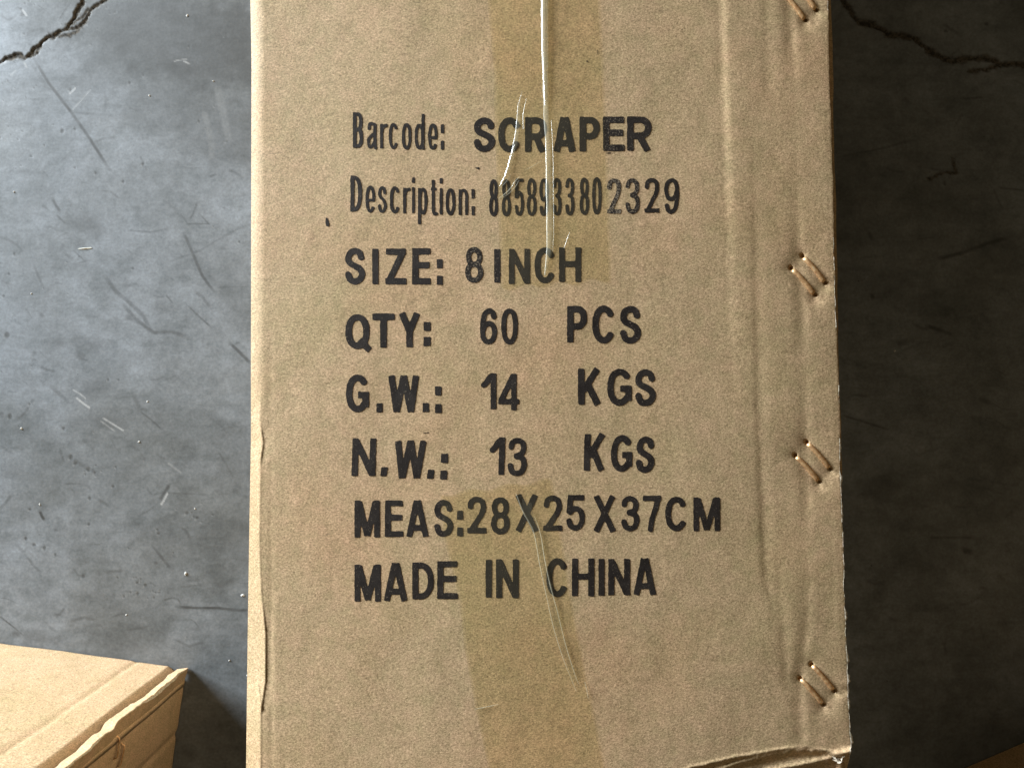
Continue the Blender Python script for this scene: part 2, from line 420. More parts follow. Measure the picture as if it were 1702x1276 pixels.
# ------------------------------------------------------------------ main carton
PX = 0.35 / F                                # metres per photograph pixel on the face
XL_T = [(-60, 416), (0, 416), (100, 418), (600, 417), (730, 417), (900, 414), (1100, 411), (1276, 409), (1320, 408)]
XR_T = [(-60, 1374), (0, 1376), (150, 1379), (300, 1384), (450, 1387), (600, 1392), (700, 1396), (800, 1397), (900, 1402), (1000, 1404), (1100, 1408), (1180, 1411), (1240, 1415), (1262, 1412), (1276, 1408), (1320, 1405)]
XS_T = [(-60, 1383), (0, 1384), (150, 1388), (400, 1394), (540, 1397), (700, 1401), (850, 1403), (900, 1403), (1240, 1405), (1320, 1400)]
YT, YB = -42.0, 1292.0
STAPLES = [((1300, -12), (1338, 34)), ((1320, -30), (1356, 17)), ((1316, 447), (1354, 490)), ((1335, 427), (1371, 470)),
           ((1323, 758), (1361, 800)), ((1342, 736), (1379, 779)), ((1331, 1128), (1368, 1170)), ((1350, 1105), (1386, 1147))]
def groove(X, Y, line, amp, wl, wr):
    """a valley along a line: falls over wl before it, rises over wr behind it"""
    c = ip(Y, line); a = ip(Y, amp)
    c = c + (fnoise(Y / 25.0, Y * 0, 51) - 0.5) * 3
    d = X - c
    return -0.88 * a * np.where(d < 0, np.exp(-(d / wl) ** 2), np.exp(-(d / wr) ** 2))
def face_h(X, Y):
    X = np.asarray(X, float); Y = np.asarray(Y, float)
    h = -5.6e-5 * (X - 905) ** 2 - 6e-6 * (Y - 640) ** 2
    h = h + (fnoise(X / 130, Y / 170, 60) - 0.5) * 2.6 + (fnoise(X / 34, Y / 50, 61) - 0.5) * 0.50 + (fnoise(X / 8, Y / 9, 62) - 0.5) * 0.055
    xl = ip(Y, XL_T)
    # left fold: soft above, a crisp rolled rim below
    k = sstep(620, 720, Y)
    xc = ip(Y, [(0, 438), (640, 434), (700, 432), (735, 437), (765, 433), (900, 431), (985, 434), (1050, 441), (1130, 441), (1165, 436), (1185, 433), (1276, 433), (1320, 433)])
    soft = -0.013 * np.clip(440 - X, 0, None) ** 2 * (1 - k)
    crisp = -0.60 * np.clip(xc - X, 0, None) * k
    sharp = ip(Y, [(640, 0), (705, 0.1), (722, 1.1), (760, 1.1), (775, 0.2), (1000, 0.4), (1040, 1.3), (1170, 1.3), (1190, 0.4), (1290, 0.6)])
    drop = -sharp * sstep(0, 2.2, X - xc) * (1 - sstep(2.5, 16, X - xc)) * k
    h = h + soft + crisp + drop
    h = h + groove(X, Y, [(0, 449), (1300, 451)], [(500, 0), (700, 0.3), (900, 0.35), (1050, 0.8), (1290, 0.5)], 6, 5)
    # a small torn flake at the rim
    h = h + 1.5 * np.exp(-((X - ip(Y, [(1130, 428), (1180, 434)])) / 2.0) ** 2) * sstep(1130, 1140, Y) * (1 - sstep(1176, 1184, Y))
    # pressed score lines at the right
    c = ip(Y, [(-40, 1197), (0, 1199), (150, 1203), (260, 1207), (400, 1212), (560, 1217), (700, 1222)]) + (fnoise(Y / 30, Y * 0, 63) - 0.5) * 3
    a = ip(Y, [(-40, 0.85), (250, 0.75), (400, 0.5), (560, 0.25), (680, 0)])
    w = ip(Y, [(0, 5), (250, 6), (560, 10)])
    h = h + a * (np.tanh((X - c - 4) / w) * (1 + 0) ) - a * 0.35 * np.exp(-((X - c + 5) / 7) ** 2) - a * sstep(10, 90, X - c)
    h = h + groove(X, Y, [(200, 1250), (380, 1257), (560, 1259), (680, 1262), (800, 1266), (900, 1271), (960, 1273), (1000, 1284), (1060, 1290)],
                   [(180, 0), (380, 0.55), (700, 0.8), (850, 1.1), (950, 1.0), (1010, 0.5), (1050, 0)], 7, 13)
    h = h + groove(X, Y, [(880, 1290), (920, 1293), (1030, 1300), (1120, 1306), (1150, 1312)], [(880, 0), (960, 0.6), (1060, 0.75), (1130, 0.9), (1160, 0)], 8, 11)
    h = h + groove(X, Y, [(-40, 1273), (60, 1275), (160, 1276)], [(-40, 0.5), (130, 0.5), (190, 0)], 10, 14)
    h = h + groove(X, Y, [(-40, 1308), (0, 1310), (90, 1317), (240, 1322), (400, 1327), (520, 1333), (660, 1338), (760, 1338), (820, 1341), (1000, 1342), (1060, 1338), (1120, 1330), (1160, 1328), (1240, 1332), (1300, 1333)],
                   [(-40, 1.3), (70, 1.5), (140, 0.3), (300, 0.15), (380, 1.0), (520, 1.3), (600, 0.2), (650, 0.6), (700, 0.9), (840, 1.1), (880, 0.2), (980, 0.5), (1050, 1.2), (1180, 1.5), (1225, 1.3), (1245, 0)], 12, 9)
    h = h + groove(X, Y, [(900, 1380), (1300, 1380)], [(560, 0), (900, 0), (1000, 0.5), (1100, 0)], 20, 10)
    # staple pulls: the board is dragged down under every wire, with a hole at each end
    for i, ((x0, y0), (x1, y1)) in enumerate(STAPLES):
        d, s = seg_dist(X, Y, [(x0 - 1, y0 - 1), (x1 + 1, y1 + 1)])
        h = h - 1.3 * np.exp(-(d / 11.0) ** 2) - 0.9 * np.exp(-(d / 26.0) ** 2)
        e1 = np.hypot(X - x1 - 2, Y - y1 - 2); e0 = np.hypot(X - x0 + 2, Y - y0 + 2)
        h = h - 2.0 * np.exp(-(e1 / 12.0) ** 2) - 0.3 * np.exp(-(e0 / 10.0) ** 2)
        h = h + 1.5 * np.exp(-(np.hypot(X - x1 - 8, Y - y1 - 3) / 5.0) ** 2)
        h = h - 9.0 * (1 - sstep(2.0, 4.6, np.hypot(X - x0 + 1.5, Y - y0 + 1.5))) - 7.0 * (1 - sstep(1.4, 3.6, np.hypot(X - x1 - 0.5, Y - y1 - 0.5)))
        # radiating pucker towards the cut edge
        d2, s2 = seg_dist(X, Y, [(x1 + 6, y1 + 2), (x1 + 34, y1 - 6 + 4 * (i % 3))])
        if i % 2: h = h - (0.9 if i < 7 else 1.8) * np.exp(-(d2 / 6.5) ** 2) * (0.4 + 0.6 * s2) + 0.8 * np.exp(-((d2 - 10) / 6) ** 2) * 0.5
    # the panel bends down along the cut right edge
    xr = ip(Y, XR_T)
    h = h - 0.004 * np.clip(X - (xr - 12), 0, None) ** 2 + 0.4 * np.exp(-((xr - 2 - X) / 2.5) ** 2) * fnoise(Y / 9, Y * 0, 73)
    h = h + 0.8 * np.exp(-((xr - 10 - X) / 14) ** 2) * (fnoise(Y / 45, Y * 0, 71) - 0.4)
    # crushed lower rim
    def yl(tab): return ip(X, tab)
    r1 = yl([(1100, 1290), (1155, 1273), (1226, 1257), (1304, 1243), (1345, 1240), (1390, 1247), (1420, 1250)])
    r2 = yl([(1130, 1296), (1194, 1277), (1256, 1259), (1318, 1247), (1373, 1247), (1420, 1262)])
    r3 = yl([(1130, 1330), (1270, 1279), (1310, 1268), (1370, 1256), (1420, 1240)])
    n1 = (fnoise(X / 10, Y / 10, 81) - 0.5) * 3.6 + (fnoise(X / 3.5, Y / 5, 82) - 0.5) * 1.6
    on = sstep(1080, 1150, X)
    h = h + on * (1.3 * np.exp(-((Y - r1 + n1) / 3.0) ** 2) * (1 - sstep(1310, 1350, X)))
    h = h - on * 5.0 * sstep(0, 9, Y - r1 + n1)
    h = h + on * 2.6 * np.exp(-((Y - r2 + n1) / 3.4) ** 2) * sstep(1180, 1210, X)
    h = h - on * 4.0 * sstep(1, 12, Y - r2)
    h = h + on * 6.5 * np.exp(-((Y - r3 - 6 + n1) / 7.0) ** 2) * sstep(1240, 1290, X)
    yb = 1264 + 56 * np.clip((1400 - X) / 985, 0, 1)
    h = h - 0.02 * np.clip(Y - yb, 0, None) ** 2
    h = h + on * sstep(0, 6, Y - r1) * ((fnoise(X / 16, Y / 4, 83) - 0.5) * 2.0 + (fnoise(X / 5, Y / 3, 84) - 0.5) * 0.9)
    return h
def face_pt(X, Y, lift=0.0):
    z = FACE_Z + face_h(X, Y) * PX + lift
    x, y = at(X, Y, np.minimum(z, FACE_Z + 0.002))
    return np.stack([np.ravel(x), np.ravel(y), np.ravel(z)], 1)

bx0, by0 = at(900, 640, FACE_Z)
carton = thing("printed_carton", "large kraft carton lying flat, stamped SCRAPER and MADE IN CHINA, staples down its right edge", "carton",
               (float(bx0), float(by0) - 0.01, 0.0), "kraft cartons on the concrete floor")
s_cols = np.concatenate([np.arange(0, 46, 1.5), np.arange(46, 760, 3.0), np.arange(760, 985, 1.5)])
ncol = len(s_cols)
rows = np.concatenate([np.arange(YT, YB - 56, 2.0), np.arange(YB - 56, YB + 0.1, 1.4)])
S, R = np.meshgrid(s_cols / 985.0, rows)
jag = (fnoise(R / 14, R * 0, 90) - 0.5) * 2.2 + (fnoise(R / 4, R * 0, 91) - 0.5) * 1.1 * sstep(500, 900, R)
R = R + 56 * (1 - S / S.max()) * sstep(1120, YB, R)
xl = ip(R, XL_T); xr = ip(R, XR_T) + jag
GX = xl + (xr - xl) * S / S.max()
P = face_pt(GX, R)
panel = link_mesh("printed_panel", P, grid_faces(len(rows), ncol), m_face, carton)

# thickness of the panel along the cut right edge: a core strip, then the lower liner that pokes out
def ribbon(name, top, bottom, mat, parent, thick=None, smooth=True):
    n = len(top)
    V = np.concatenate([top, bottom]); Fc = np.stack([np.arange(n - 1), np.arange(n - 1) + n, np.arange(1, n) + n, np.arange(1, n)], 1)
    return link_mesh(name, V, Fc, mat, parent, smooth)
ry = np.arange(YT, 1276, 1.5)
jr = (fnoise(ry / 14, ry * 0, 90) - 0.5) * 2.2 + (fnoise(ry / 4, ry * 0, 91) - 0.5) * 1.1 * sstep(500, 900, ry)
xr1 = ip(ry, XR_T) + jr
topE = face_pt(xr1, ry)
loE = topE.copy(); loE[:, 2] -= 0.0028; loE[:, 0] += 0.0003 + 0.0003 * fnoise(ry / 6, ry * 0, 92)
ribbon("cut_edge", topE, loE, m_flute, panel)
# pale torn liner slivers
def sliver_w(y):
    base = ip(y, [(0, 0.8), (440, 1.4), (560, 1.5), (700, 1.2), (745, 2.4), (800, 1.8), (900, 2.2), (990, 2.4), (1002, 5.0), (1036, 5.2), (1048, 1.6), (1100, 2.8), (1200, 2.8), (1262, 4.2)])
    return base * np.clip(fnoise(y / 15, y * 0, 95) * 2.6 - 0.75, 0.05, 1.6) * (0.55 + 0.9 * fnoise(y / 3.0, y * 0, 94)) + 0.35
for a, b in [(2, 18), (395, 450), (458, 545), (640, 672), (728, 868), (884, 1058), (1062, 1264)]:
    yy = np.arange(a, b, 1.2)
    x0 = ip(yy, XR_T) + (fnoise(yy / 14, yy * 0, 90) - 0.5) * 2.2 - 1.0
    ww = sliver_w(yy)
    n = len(yy)
    tp = face_pt(x0, yy, 0.0001); md = face_pt(x0 + ww * 0.6, yy, 0.0); md[:, 2] = tp[:, 2] + 0.0002 - 0.0003 * fnoise(yy / 5, yy * 0, 96)
    ot = face_pt(x0 + ww + 0.8, yy); ot[:, 2] = tp[:, 2] - 0.0001 - 0.0005 * fnoise(yy / 7, yy * 0, 98)
    V = np.concatenate([tp, md, ot])
    k = np.arange(n - 1)
    Fc = np.concatenate([np.stack([k, k + n, k + n + 1, k + 1], 1), np.stack([k + n, k + 2 * n, k + 2 * n + 1, k + n + 1], 1)])
    link_mesh("torn_liner", V, Fc, m_torn, panel)
# crushed corner of torn paper
rr = np.random.default_rng(4)
cV, cF = [], []
for k in range(9):
    x = rr.uniform(1388, 1406); y = rr.uniform(1259, 1274); an = rr.uniform(-1.2, 0.9); L = rr.uniform(5, 12); w = rr.uniform(1.2, 3)
    dx, dy = math.cos(an) * L, math.sin(an) * L
    base = len(cV)
    for (px_, py_, q) in ((x - dy * w / L, y + dx * w / L, rr.uniform(-2, 1)), (x + dy * w / L, y - dx * w / L, rr.uniform(-1, 3)), (x + dx, y + dy, rr.uniform(-3, 3)), (x + dx * .5 - dy * w / L, y + dy * .5 + dx * w / L, rr.uniform(-2, 3))):
        wx_, wy_ = at(min(px_, 1413), py_, FACE_Z); cV.append((float(wx_), float(wy_), FACE_Z - 0.0045 + q * PX))
    cF.append((base, base + 1, base + 2, base + 3))
link_mesh("torn_corner", cV, cF, m_torn, panel, smooth=False)

# walls below the face
def wall(name, xa, ya, za, xb, yb, zb, mat, nx=2, thick=0.004, inward=(0, 0), bulge=None):
    """upright board from the polyline (xa,ya) at height za down to (xb,yb) at zb, with an inner skin"""
    n = len(xa); lv = 12
    rowsV = []
    for k in range(lv + 1):
        t = k / lv
        z = za * (1 - t) + zb * t
        b = 0 if bulge is None else bulge * math.sin(math.pi * t)
        rowsV.append(np.stack([xa * (1 - t) + xb * t - inward[0] * b, ya * (1 - t) + yb * t - inward[1] * b, z], 1))
    outer = np.concatenate(rowsV)
    inner = outer + np.array([inward[0] * thick, inward[1] * thick, 0])
    V = np.concatenate([outer, inner]); N = len(outer)
    gf = grid_faces(lv + 1, n)
    Fc = np.concatenate([gf, gf[:, ::-1] + N])
    k = np.arange(n - 1)
    Fc = np.concatenate([Fc, np.stack([k, k + 1, k + 1 + N, k + N], 1), np.stack([k + lv * n, k + lv * n + N, k + 1 + lv * n + N, k + 1 + lv * n], 1)])
    e = np.arange(lv) * n
    Fc = np.concatenate([Fc, np.stack([e, e + N, e + n + N, e + n], 1), np.stack([e + n - 1, e + 2 * n - 1, e + 2 * n - 1 + N, e + n - 1 + N], 1)])
    return link_mesh(name, V, Fc, mat, carton)
yy = np.arange(YT, YB + 53, 6.0)
L_ = face_pt(ip(yy, XL_T), yy)
fl = np.full(len(yy), 0.0015)
wall("left_panel", L_[:, 0] + 0.0002, L_[:, 1], L_[:, 2] - 0.0002, np.full(len(yy), float(L_[:, 0].mean())) + 0.004, L_[:, 1], fl, m_face, inward=(1, 0), bulge=0.001)
yy = np.arange(YT, YB - 2, 6.0); fl = np.full(len(yy), 0.0015)
R_ = face_pt(ip(yy, XS_T), yy)
R_[:, 2] = FACE_Z - 0.0052 - 0.003 * (fnoise(yy / 60, yy * 0, 97))
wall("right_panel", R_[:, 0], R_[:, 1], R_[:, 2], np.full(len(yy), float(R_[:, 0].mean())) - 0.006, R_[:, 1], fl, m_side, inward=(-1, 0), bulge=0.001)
for nm, Y_, sg in (("upper_flap", YT, 1), ("lower_flap", YB, -1)):
    x0 = float(ip(Y_, XL_T)) + 18; x1 = float(ip(Y_, XR_T)) - 22
    for a, b in ((x0, x1),):
        xs = np.linspace(a, b, 40)
        Tp = face_pt(xs, np.full(40, Y_) + (np.linspace(53, -1, 40) if sg < 0 else 0))
        yv = Tp[:, 1]
        for zt, zb, q in ((None, 0.1263, 0), (0.1245, 0.0015, 1)):
            ztop = Tp[:, 2] - 0.0006 if zt is None else np.full(40, zt)
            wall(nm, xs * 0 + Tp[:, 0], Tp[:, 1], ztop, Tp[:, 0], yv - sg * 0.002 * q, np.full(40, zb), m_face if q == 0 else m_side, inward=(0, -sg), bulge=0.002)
xa, ya = at(np.array([430, 1390, 1390, 430.]), np.array([YT + 4, YT + 4, YB - 8, YB + 44]), FACE_Z)
link_mesh("base_panel", [(xa[i], ya[i], 0.0008) for i in range(4)] + [(xa[i], ya[i], 0.004) for i in range(4)],
          [(3, 2, 1, 0), (4, 5, 6, 7), (0, 1, 5, 4), (1, 2, 6, 5), (2, 3, 7, 6), (3, 0, 4, 7)], m_side, carton, smooth=False)

# staples: flat copper-coloured wire, bowed, legs driven through the board
def staple(p0, p1, zf, parent, w=3.5):
    (x0, y0), (x1, y1) = p0, p1
    n = 15; t = np.linspace(-0.02, 1.02, n)
    L = math.hypot(x1 - x0, y1 - y0); nx_, ny_ = -(y1 - y0) / L, (x1 - x0) / L
    cx_ = x0 + (x1 - x0) * t; cy_ = y0 + (y1 - y0) * t
    bow = np.sin(np.pi * np.clip(t, 0, 1)) * 1.6
    cx_ = cx_ + nx_ * -bow * 0.6; cy_ = cy_ + ny_ * -bow * 0.6
    endd = np.minimum(t, 1 - t); lift = 1.0 + 1.7 * sstep(0, 0.3, endd) - 14 * (1 - sstep(-0.03, 0.045, endd))
    V = []; prof = [(-1.05, -0.7), (-0.7, 0.55), (-0.2, 0.85), (0.15, 0.75), (0.75, 0.05), (1.05, -0.7)]
    hh = zf(cx_, cy_)
    hm = np.interp(t, [0, 1], [hh[1:4].max(), hh[-4:-1].max()])
    hb = np.maximum(hh, hm)
    for i in range(n):
        for a, b in prof:
            wi = w * (1 if 0 < i < n - 1 else 0.8)
            X = cx_[i] + nx_ * a * wi; Y = cy_[i] + ny_ * a * wi
            x, y = at(X, Y, FACE_Z + hb[i] * PX)
            V.append((float(x), float(y), FACE_Z + (hb[i] + lift[i] + b * 1.3) * PX))
    m = len(prof); Fc = []
    for i in range(n - 1):
        for j in range(m):
            a = i * m + j; b = i * m + (j + 1) % m
            Fc.append((a, b, b + m, a + m))
    Fc += [tuple(range(m))[::-1], tuple(range((n - 1) * m, n * m))]
    return link_mesh("staple", V, Fc, m_wire, parent)
for p0, p1 in STAPLES:
    staple(p0, p1, face_h, carton)

# ------------------------------------------------------------------ stamped lettering
def cat(pts, n=7):
    P_ = [np.array(p, float) for p in pts]
    P_ = [2 * P_[0] - P_[1]] + P_ + [2 * P_[-1] - P_[-2]]
    out = []
    for i in range(1, len(P_) - 2):
        for k in range(n):
            t = k / n
            out.append(0.5 * (2 * P_[i] + (P_[i + 1] - P_[i - 1]) * t + (2 * P_[i - 1] - 5 * P_[i] + 4 * P_[i + 1] - P_[i + 2]) * t * t + (3 * P_[i] - P_[i - 1] - 3 * P_[i + 1] + P_[i + 2]) * t ** 3))
    out.append(P_[-2]); return [tuple(p) for p in out]
def sarc(cx, cy, rx, ry, a0, a1, n=26, e=2.3):
    out = []
    for k in range(n + 1):
        a = math.radians(a0 + (a1 - a0) * k / n); c, s = math.cos(a), math.sin(a)
        out.append((cx + rx * math.copysign(abs(c) ** (2 / e), c), cy + ry * math.copysign(abs(s) ** (2 / e), s)))
    return out
def glyph(ch, w, h, t):
    """strokes of a bold grotesque letter in a box w x h (y up), stroke t"""
    L, R, T, B, M = t / 2, w - t / 2, h - t / 2, t / 2, h / 2
    U = lambda pts: [(L + (R - L) * x, B + (T - B) * y) for x, y in pts]
    cx = w / 2; rx = (R - L) / 2; ry = (T - B) / 2
    S_ = lambda *p: list(p)
    if ch == 'I': return [[(w / 2, 0), (w / 2, h)]]
    if ch in 'EF': return [[(L, 0), (L, h)], [(L, T), (w * 0.98, T)], [(L, h * .53), (w * .93, h * .53)], [(L, B), (w, B)]]
    if ch == 'H': return [[(L, 0), (L, h)], [(R, 0), (R, h)], [(L, h * .52), (R, h * .52)]]
    if ch == 'T': return [[(0, T), (w, T)], [(cx, 0), (cx, T)]]
    if ch == 'N': return [[(L, 0), (L, h)], [(R, 0), (R, h)], [(L + .1 * t, T + .1 * t), (R - .1 * t, B - .1 * t)]]
    if ch == 'M': return [[(L, 0), (L, h)], [(R, 0), (R, h)], [(L + .25 * t, h * .97), (cx, B * .5)], [(R - .25 * t, h * .97), (cx, B * .5)]]
    if ch == 'A': return [[(t * .52, 0), (cx - t * .12, h)], [(w - t * .52, 0), (cx + t * .12, h)], [(w * .22, h * .25), (w * .78, h * .25)]]
    if ch == 'W': return [[(t * .5, h), (w * .27, 0)], [(w * .27, 0), (cx, h)], [(cx, h), (w * .73, 0)], [(w * .73, 0), (w - t * .5, h)]]
    if ch == 'X': return [[(t * .55, 0), (w - t * .6, h)], [(t * .55, h), (w - t * .55, 0)]]
    if ch == 'K': return [[(L, 0), (L, h)], [(L + t * .3, h * .38), (w - t * .62, h)], [(w * .42, h * .55), (w - t * .58, 0)]]
    if ch == 'Y': return [[(t * .6, h), (cx, h * .46)], [(w - t * .6, h), (cx, h * .46)], [(cx, h * .5), (cx, 0)]]
    if ch == 'Z': return [[(w * .03, T), (w * .97, T)], [(R - t * .1, T - t * .2), (L + t * .15, B + t * .2)], [(0, B), (w, B)]]
    if ch in 'OQ0':
        r = [sarc(cx, h / 2, rx, ry, 0, 360, 48, 2.35 if ch == '0' else 2.2)]
        if ch == 'Q': r = [sarc(w * .46, h * .53, w * .46 - t / 2, h * .47 - t / 2, 0, 360, 48, 2.2), [(w * .52, h * .30), (w * .93, h * .03)]]
        return r
    if ch == 'C': return [sarc(cx * 1.02, h / 2, rx * 1.02, ry, 33, 327, 40, 2.15)]
    if ch == 'G': return [sarc(cx * 1.02, h / 2, rx * 1.02, ry, 38, 322, 40, 2.15), [(R, h * .50), (R, h * .13)], [(w * .52, h * .46), (w, h * .46)]]
    if ch == 'D':
        k = w * .35
        return [[(L, 0), (L, h)], [(L, T), (k, T)] + sarc(k, h / 2, R - k, ry, 90, -90, 26, 2.2) + [(L, B)]]
    if ch in 'PRB':
        k = w * .52; m = h * .44 if ch != 'B' else h * .52
        c = (T + m) / 2
        top = [[(L, 0), (L, h)], [(L, T), (k, T)] + sarc(k, c, (R if ch != 'B' else R - .04 * w) - k, (T - m) / 2, 90, -90, 20, 2.1) + [(L, m)]]
        if ch == 'R': top.append([(w * .50, m), (w - t * .58, 0)])
        if ch == 'B': top.append([(L, m), (k, m)] + sarc(k, (m + B) / 2, R - k, (m - B) / 2, 90, -90, 20, 2.1) + [(L, B)])
        return top
    if ch == 'S': return [cat(U([(.96, .77), (.82, .94), (.5, 1), (.17, .93), (.03, .76), (.14, .61), (.5, .51), (.86, .40), (1, .23), (.82, .06), (.5, 0), (.17, .06), (0, .26)]))]
    if ch == 's': return [cat(U([(.95, .74), (.80, .94), (.5, 1), (.15, .92), (.05, .76), (.18, .61), (.5, .52), (.85, .41), (1, .23), (.82, .06), (.5, 0), (.17, .06), (0, .27)]))]
    if ch == '2': return [cat(U([(.02, .74), (.12, .93), (.5, 1), (.88, .93), (.99, .74), (.86, .54), (.52, .30), (.14, .03)])), [(0, B), (w, B)]]
    if ch == '3': return [cat(U([(.02, .78), (.14, .94), (.48, 1), (.84, .93), (.94, .76), (.80, .60), (.38, .53)])), cat(U([(.38, .53), (.85, .46), (1, .26), (.85, .06), (.5, 0), (.14, .07), (0, .26)]))]
    if ch == '5': return [[(w * .14, T), (w * .96, T)], [(w * .14 + L * .7, h), (L * 1.05, h * .48)], cat(U([(.06, .50), (.28, .61), (.58, .635), (.88, .54), (1, .32), (.86, .08), (.5, 0), (.14, .07), (0, .26)]))]
    if ch in '69':
        q = cat([(.95, .78), (.82, .95), (.52, 1), (.15, .87), (0, .5), (.03, .2), (.2, .04), (.5, 0), (.85, .08), (1, .3), (.85, .53), (.52, .59), (.18, .52), (.03, .36)])
        return [U(q if ch == '6' else [(1 - x, 1 - y) for x, y in q])]
    if ch == '8': return [sarc(cx, B + (T - B) * .76, rx * .88, (T - B) * .24, 0, 360, 36, 2.15), sarc(cx, B + (T - B) * .262, rx, (T - B) * .262, 0, 360, 36, 2.15)]
    if ch == '1': return [[(R, 0), (R, h)], cat([(t * .25, h * .655), (w * .32, h * .75), (w * .52, h * .87), (R - t * .1, T + t * .1)])]
    if ch == '4': return [[(w * .74, 0), (w * .74, h)], [(w * .70, h - t * .45), (t * .42, h * .25)], [(0, h * .24), (w, h * .24)]]
    if ch == '7': return [[(0, T), (w, T)], cat([(R, T), (w * .68, h * .60), (w * .50, h * .3), (w * .42, 0)])]
    if ch == ':': return [[(0, h - 7.5), (w, h - 7.5)], [(0, 7.5), (w, 7.5)]]
    if ch == '.': return [[(0, h / 2), (w, h / 2)]]
    # lower case
    if ch == 'c': return [sarc(cx, h / 2, rx, ry, 36, 324, 34, 2.2)]
    if ch == 'o': return [sarc(cx, h / 2, rx, ry, 0, 360, 40, 2.25)]
    if ch == 'e': return [sarc(cx, h / 2, rx, ry, 0, 322, 38, 2.2), [(L, h * .46), (w * .96, h * .46)]]
    if ch == 'a': return [cat([(L + .02 * w, h * .72), (w * .28, h * .92), (cx, T), (w * .78, h * .90), (R - .03 * w, h * .68), (R - .03 * w, h * .25), (R + .05 * w, 0)]),
                          cat([(R - .05 * w, h * .56), (w * .5, h * .50), (L + .05 * w, h * .38), (L, h * .2), (w * .28, B), (w * .55, B + h * .05), (R - .05 * w, h * .28)])]
    if ch == 'd': return [[(R, 0), (R, h)], sarc(cx * .97, h * .36, rx * .97, h * .36 - t / 2, 0, 360, 34, 2.2)]
    if ch == 'p': return [[(L, 0), (L, h * .985)], sarc(cx * 1.03, h * .625, rx * .97, h * .365 - t / 2, 0, 360, 34, 2.2)]
    if ch == 'r': return [[(L, 0), (L, h * .98)], cat([(L, h * .62), (L + (R - L) * .35, h * .84), (w * .98, h * .93)])]
    if ch == 'n': return [[(L, 0), (L, h * .98)], [(R, 0), (R, h * .66)], sarc(cx, h * .66, rx, h * .34 - t / 2, 0, 180, 20, 2.2)]
    if ch == 't': return [cat([(w * .42, h), (w * .42, h * .5), (w * .44, h * .16), (w * .62, B), (w * .96, B * .9)]), [(0, h * .74), (w, h * .74)]]
    if ch == 'i': return [[(w / 2, 0), (w / 2, h * .735)], [(w / 2, h * .84), (w / 2, h)]]
    return [[(0, 0), (w, h)]]

def sdf(X, Y, strokes, t):
    out = np.full(X.shape, 1e9)
    for pts in strokes:
        n = len(pts); closed = math.dist(pts[0], pts[-1]) < 1e-6
        for i in range(n - 1):
            x0, y0 = pts[i]; x1, y1 = pts[i + 1]
            dx, dy = x1 - x0, y1 - y0; L = math.hypot(dx, dy)
            if L < 1e-6: continue
            dx /= L; dy /= L
            s = (X - x0) * dx + (Y - y0) * dy; p = np.abs((X - x0) * -dy + (Y - y0) * dx)
            sc = np.clip(s, 0, L)
            d = np.hypot(X - x0 - sc * dx, Y - y0 - sc * dy) - t / 2
            if not closed:
                if i == 0: d = np.where(s < 0, np.maximum(p - t / 2, -s), d)
                if i == n - 2: d = np.where(s > L, np.maximum(p - t / 2, s - L), d)
                if n == 2: d = np.maximum(p - t / 2, np.maximum(-s, s - L))
            out = np.minimum(out, d)
    return out
def blur(a):
    b = np.pad(a, 1, mode='edge')
    return (b[:-2, 1:-1] + b[2:, 1:-1] + b[1:-1, :-2] + b[1:-1, 2:] + 2 * a + 0.5 * (b[:-2, :-2] + b[2:, 2:] + b[:-2, 2:] + b[2:, :-2])) / 8.0
def march(D, X, Y, V, Fc):
    """filled contour of D<0 appended as polygons"""
    nr, nc = D.shape; ins = D < 0; cache = {}
    def corner(i, j):
        k = (i, j)
        if k not in cache: cache[k] = len(V); V.append((X[i, j], Y[i, j]))
        return cache[k]
    def edge(i, j, i2, j2):
        k = (i, j, i2, j2) if (i, j) < (i2, j2) else (i2, j2, i, j)
        if k not in cache:
            a, b = D[i, j], D[i2, j2]; t = a / (a - b)
            cache[k] = len(V); V.append((X[i, j] + (X[i2, j2] - X[i, j]) * t, Y[i, j] + (Y[i2, j2] - Y[i, j]) * t))
        return cache[k]
    cnt = ins[:-1, :-1].astype(int) + ins[1:, :-1] + ins[:-1, 1:] + ins[1:, 1:]
    for i, j in zip(*np.nonzero(cnt)):
        cs = [(i, j), (i, j + 1), (i + 1, j + 1), (i + 1, j)]
        poly = []
        for k in range(4):
            a, b = cs[k], cs[(k + 1) % 4]
            if ins[a]: poly.append(corner(*a))
            if ins[a] != ins[b]: poly.append(edge(*a, *b))
        if len(poly) >= 3: Fc.append(tuple(poly))
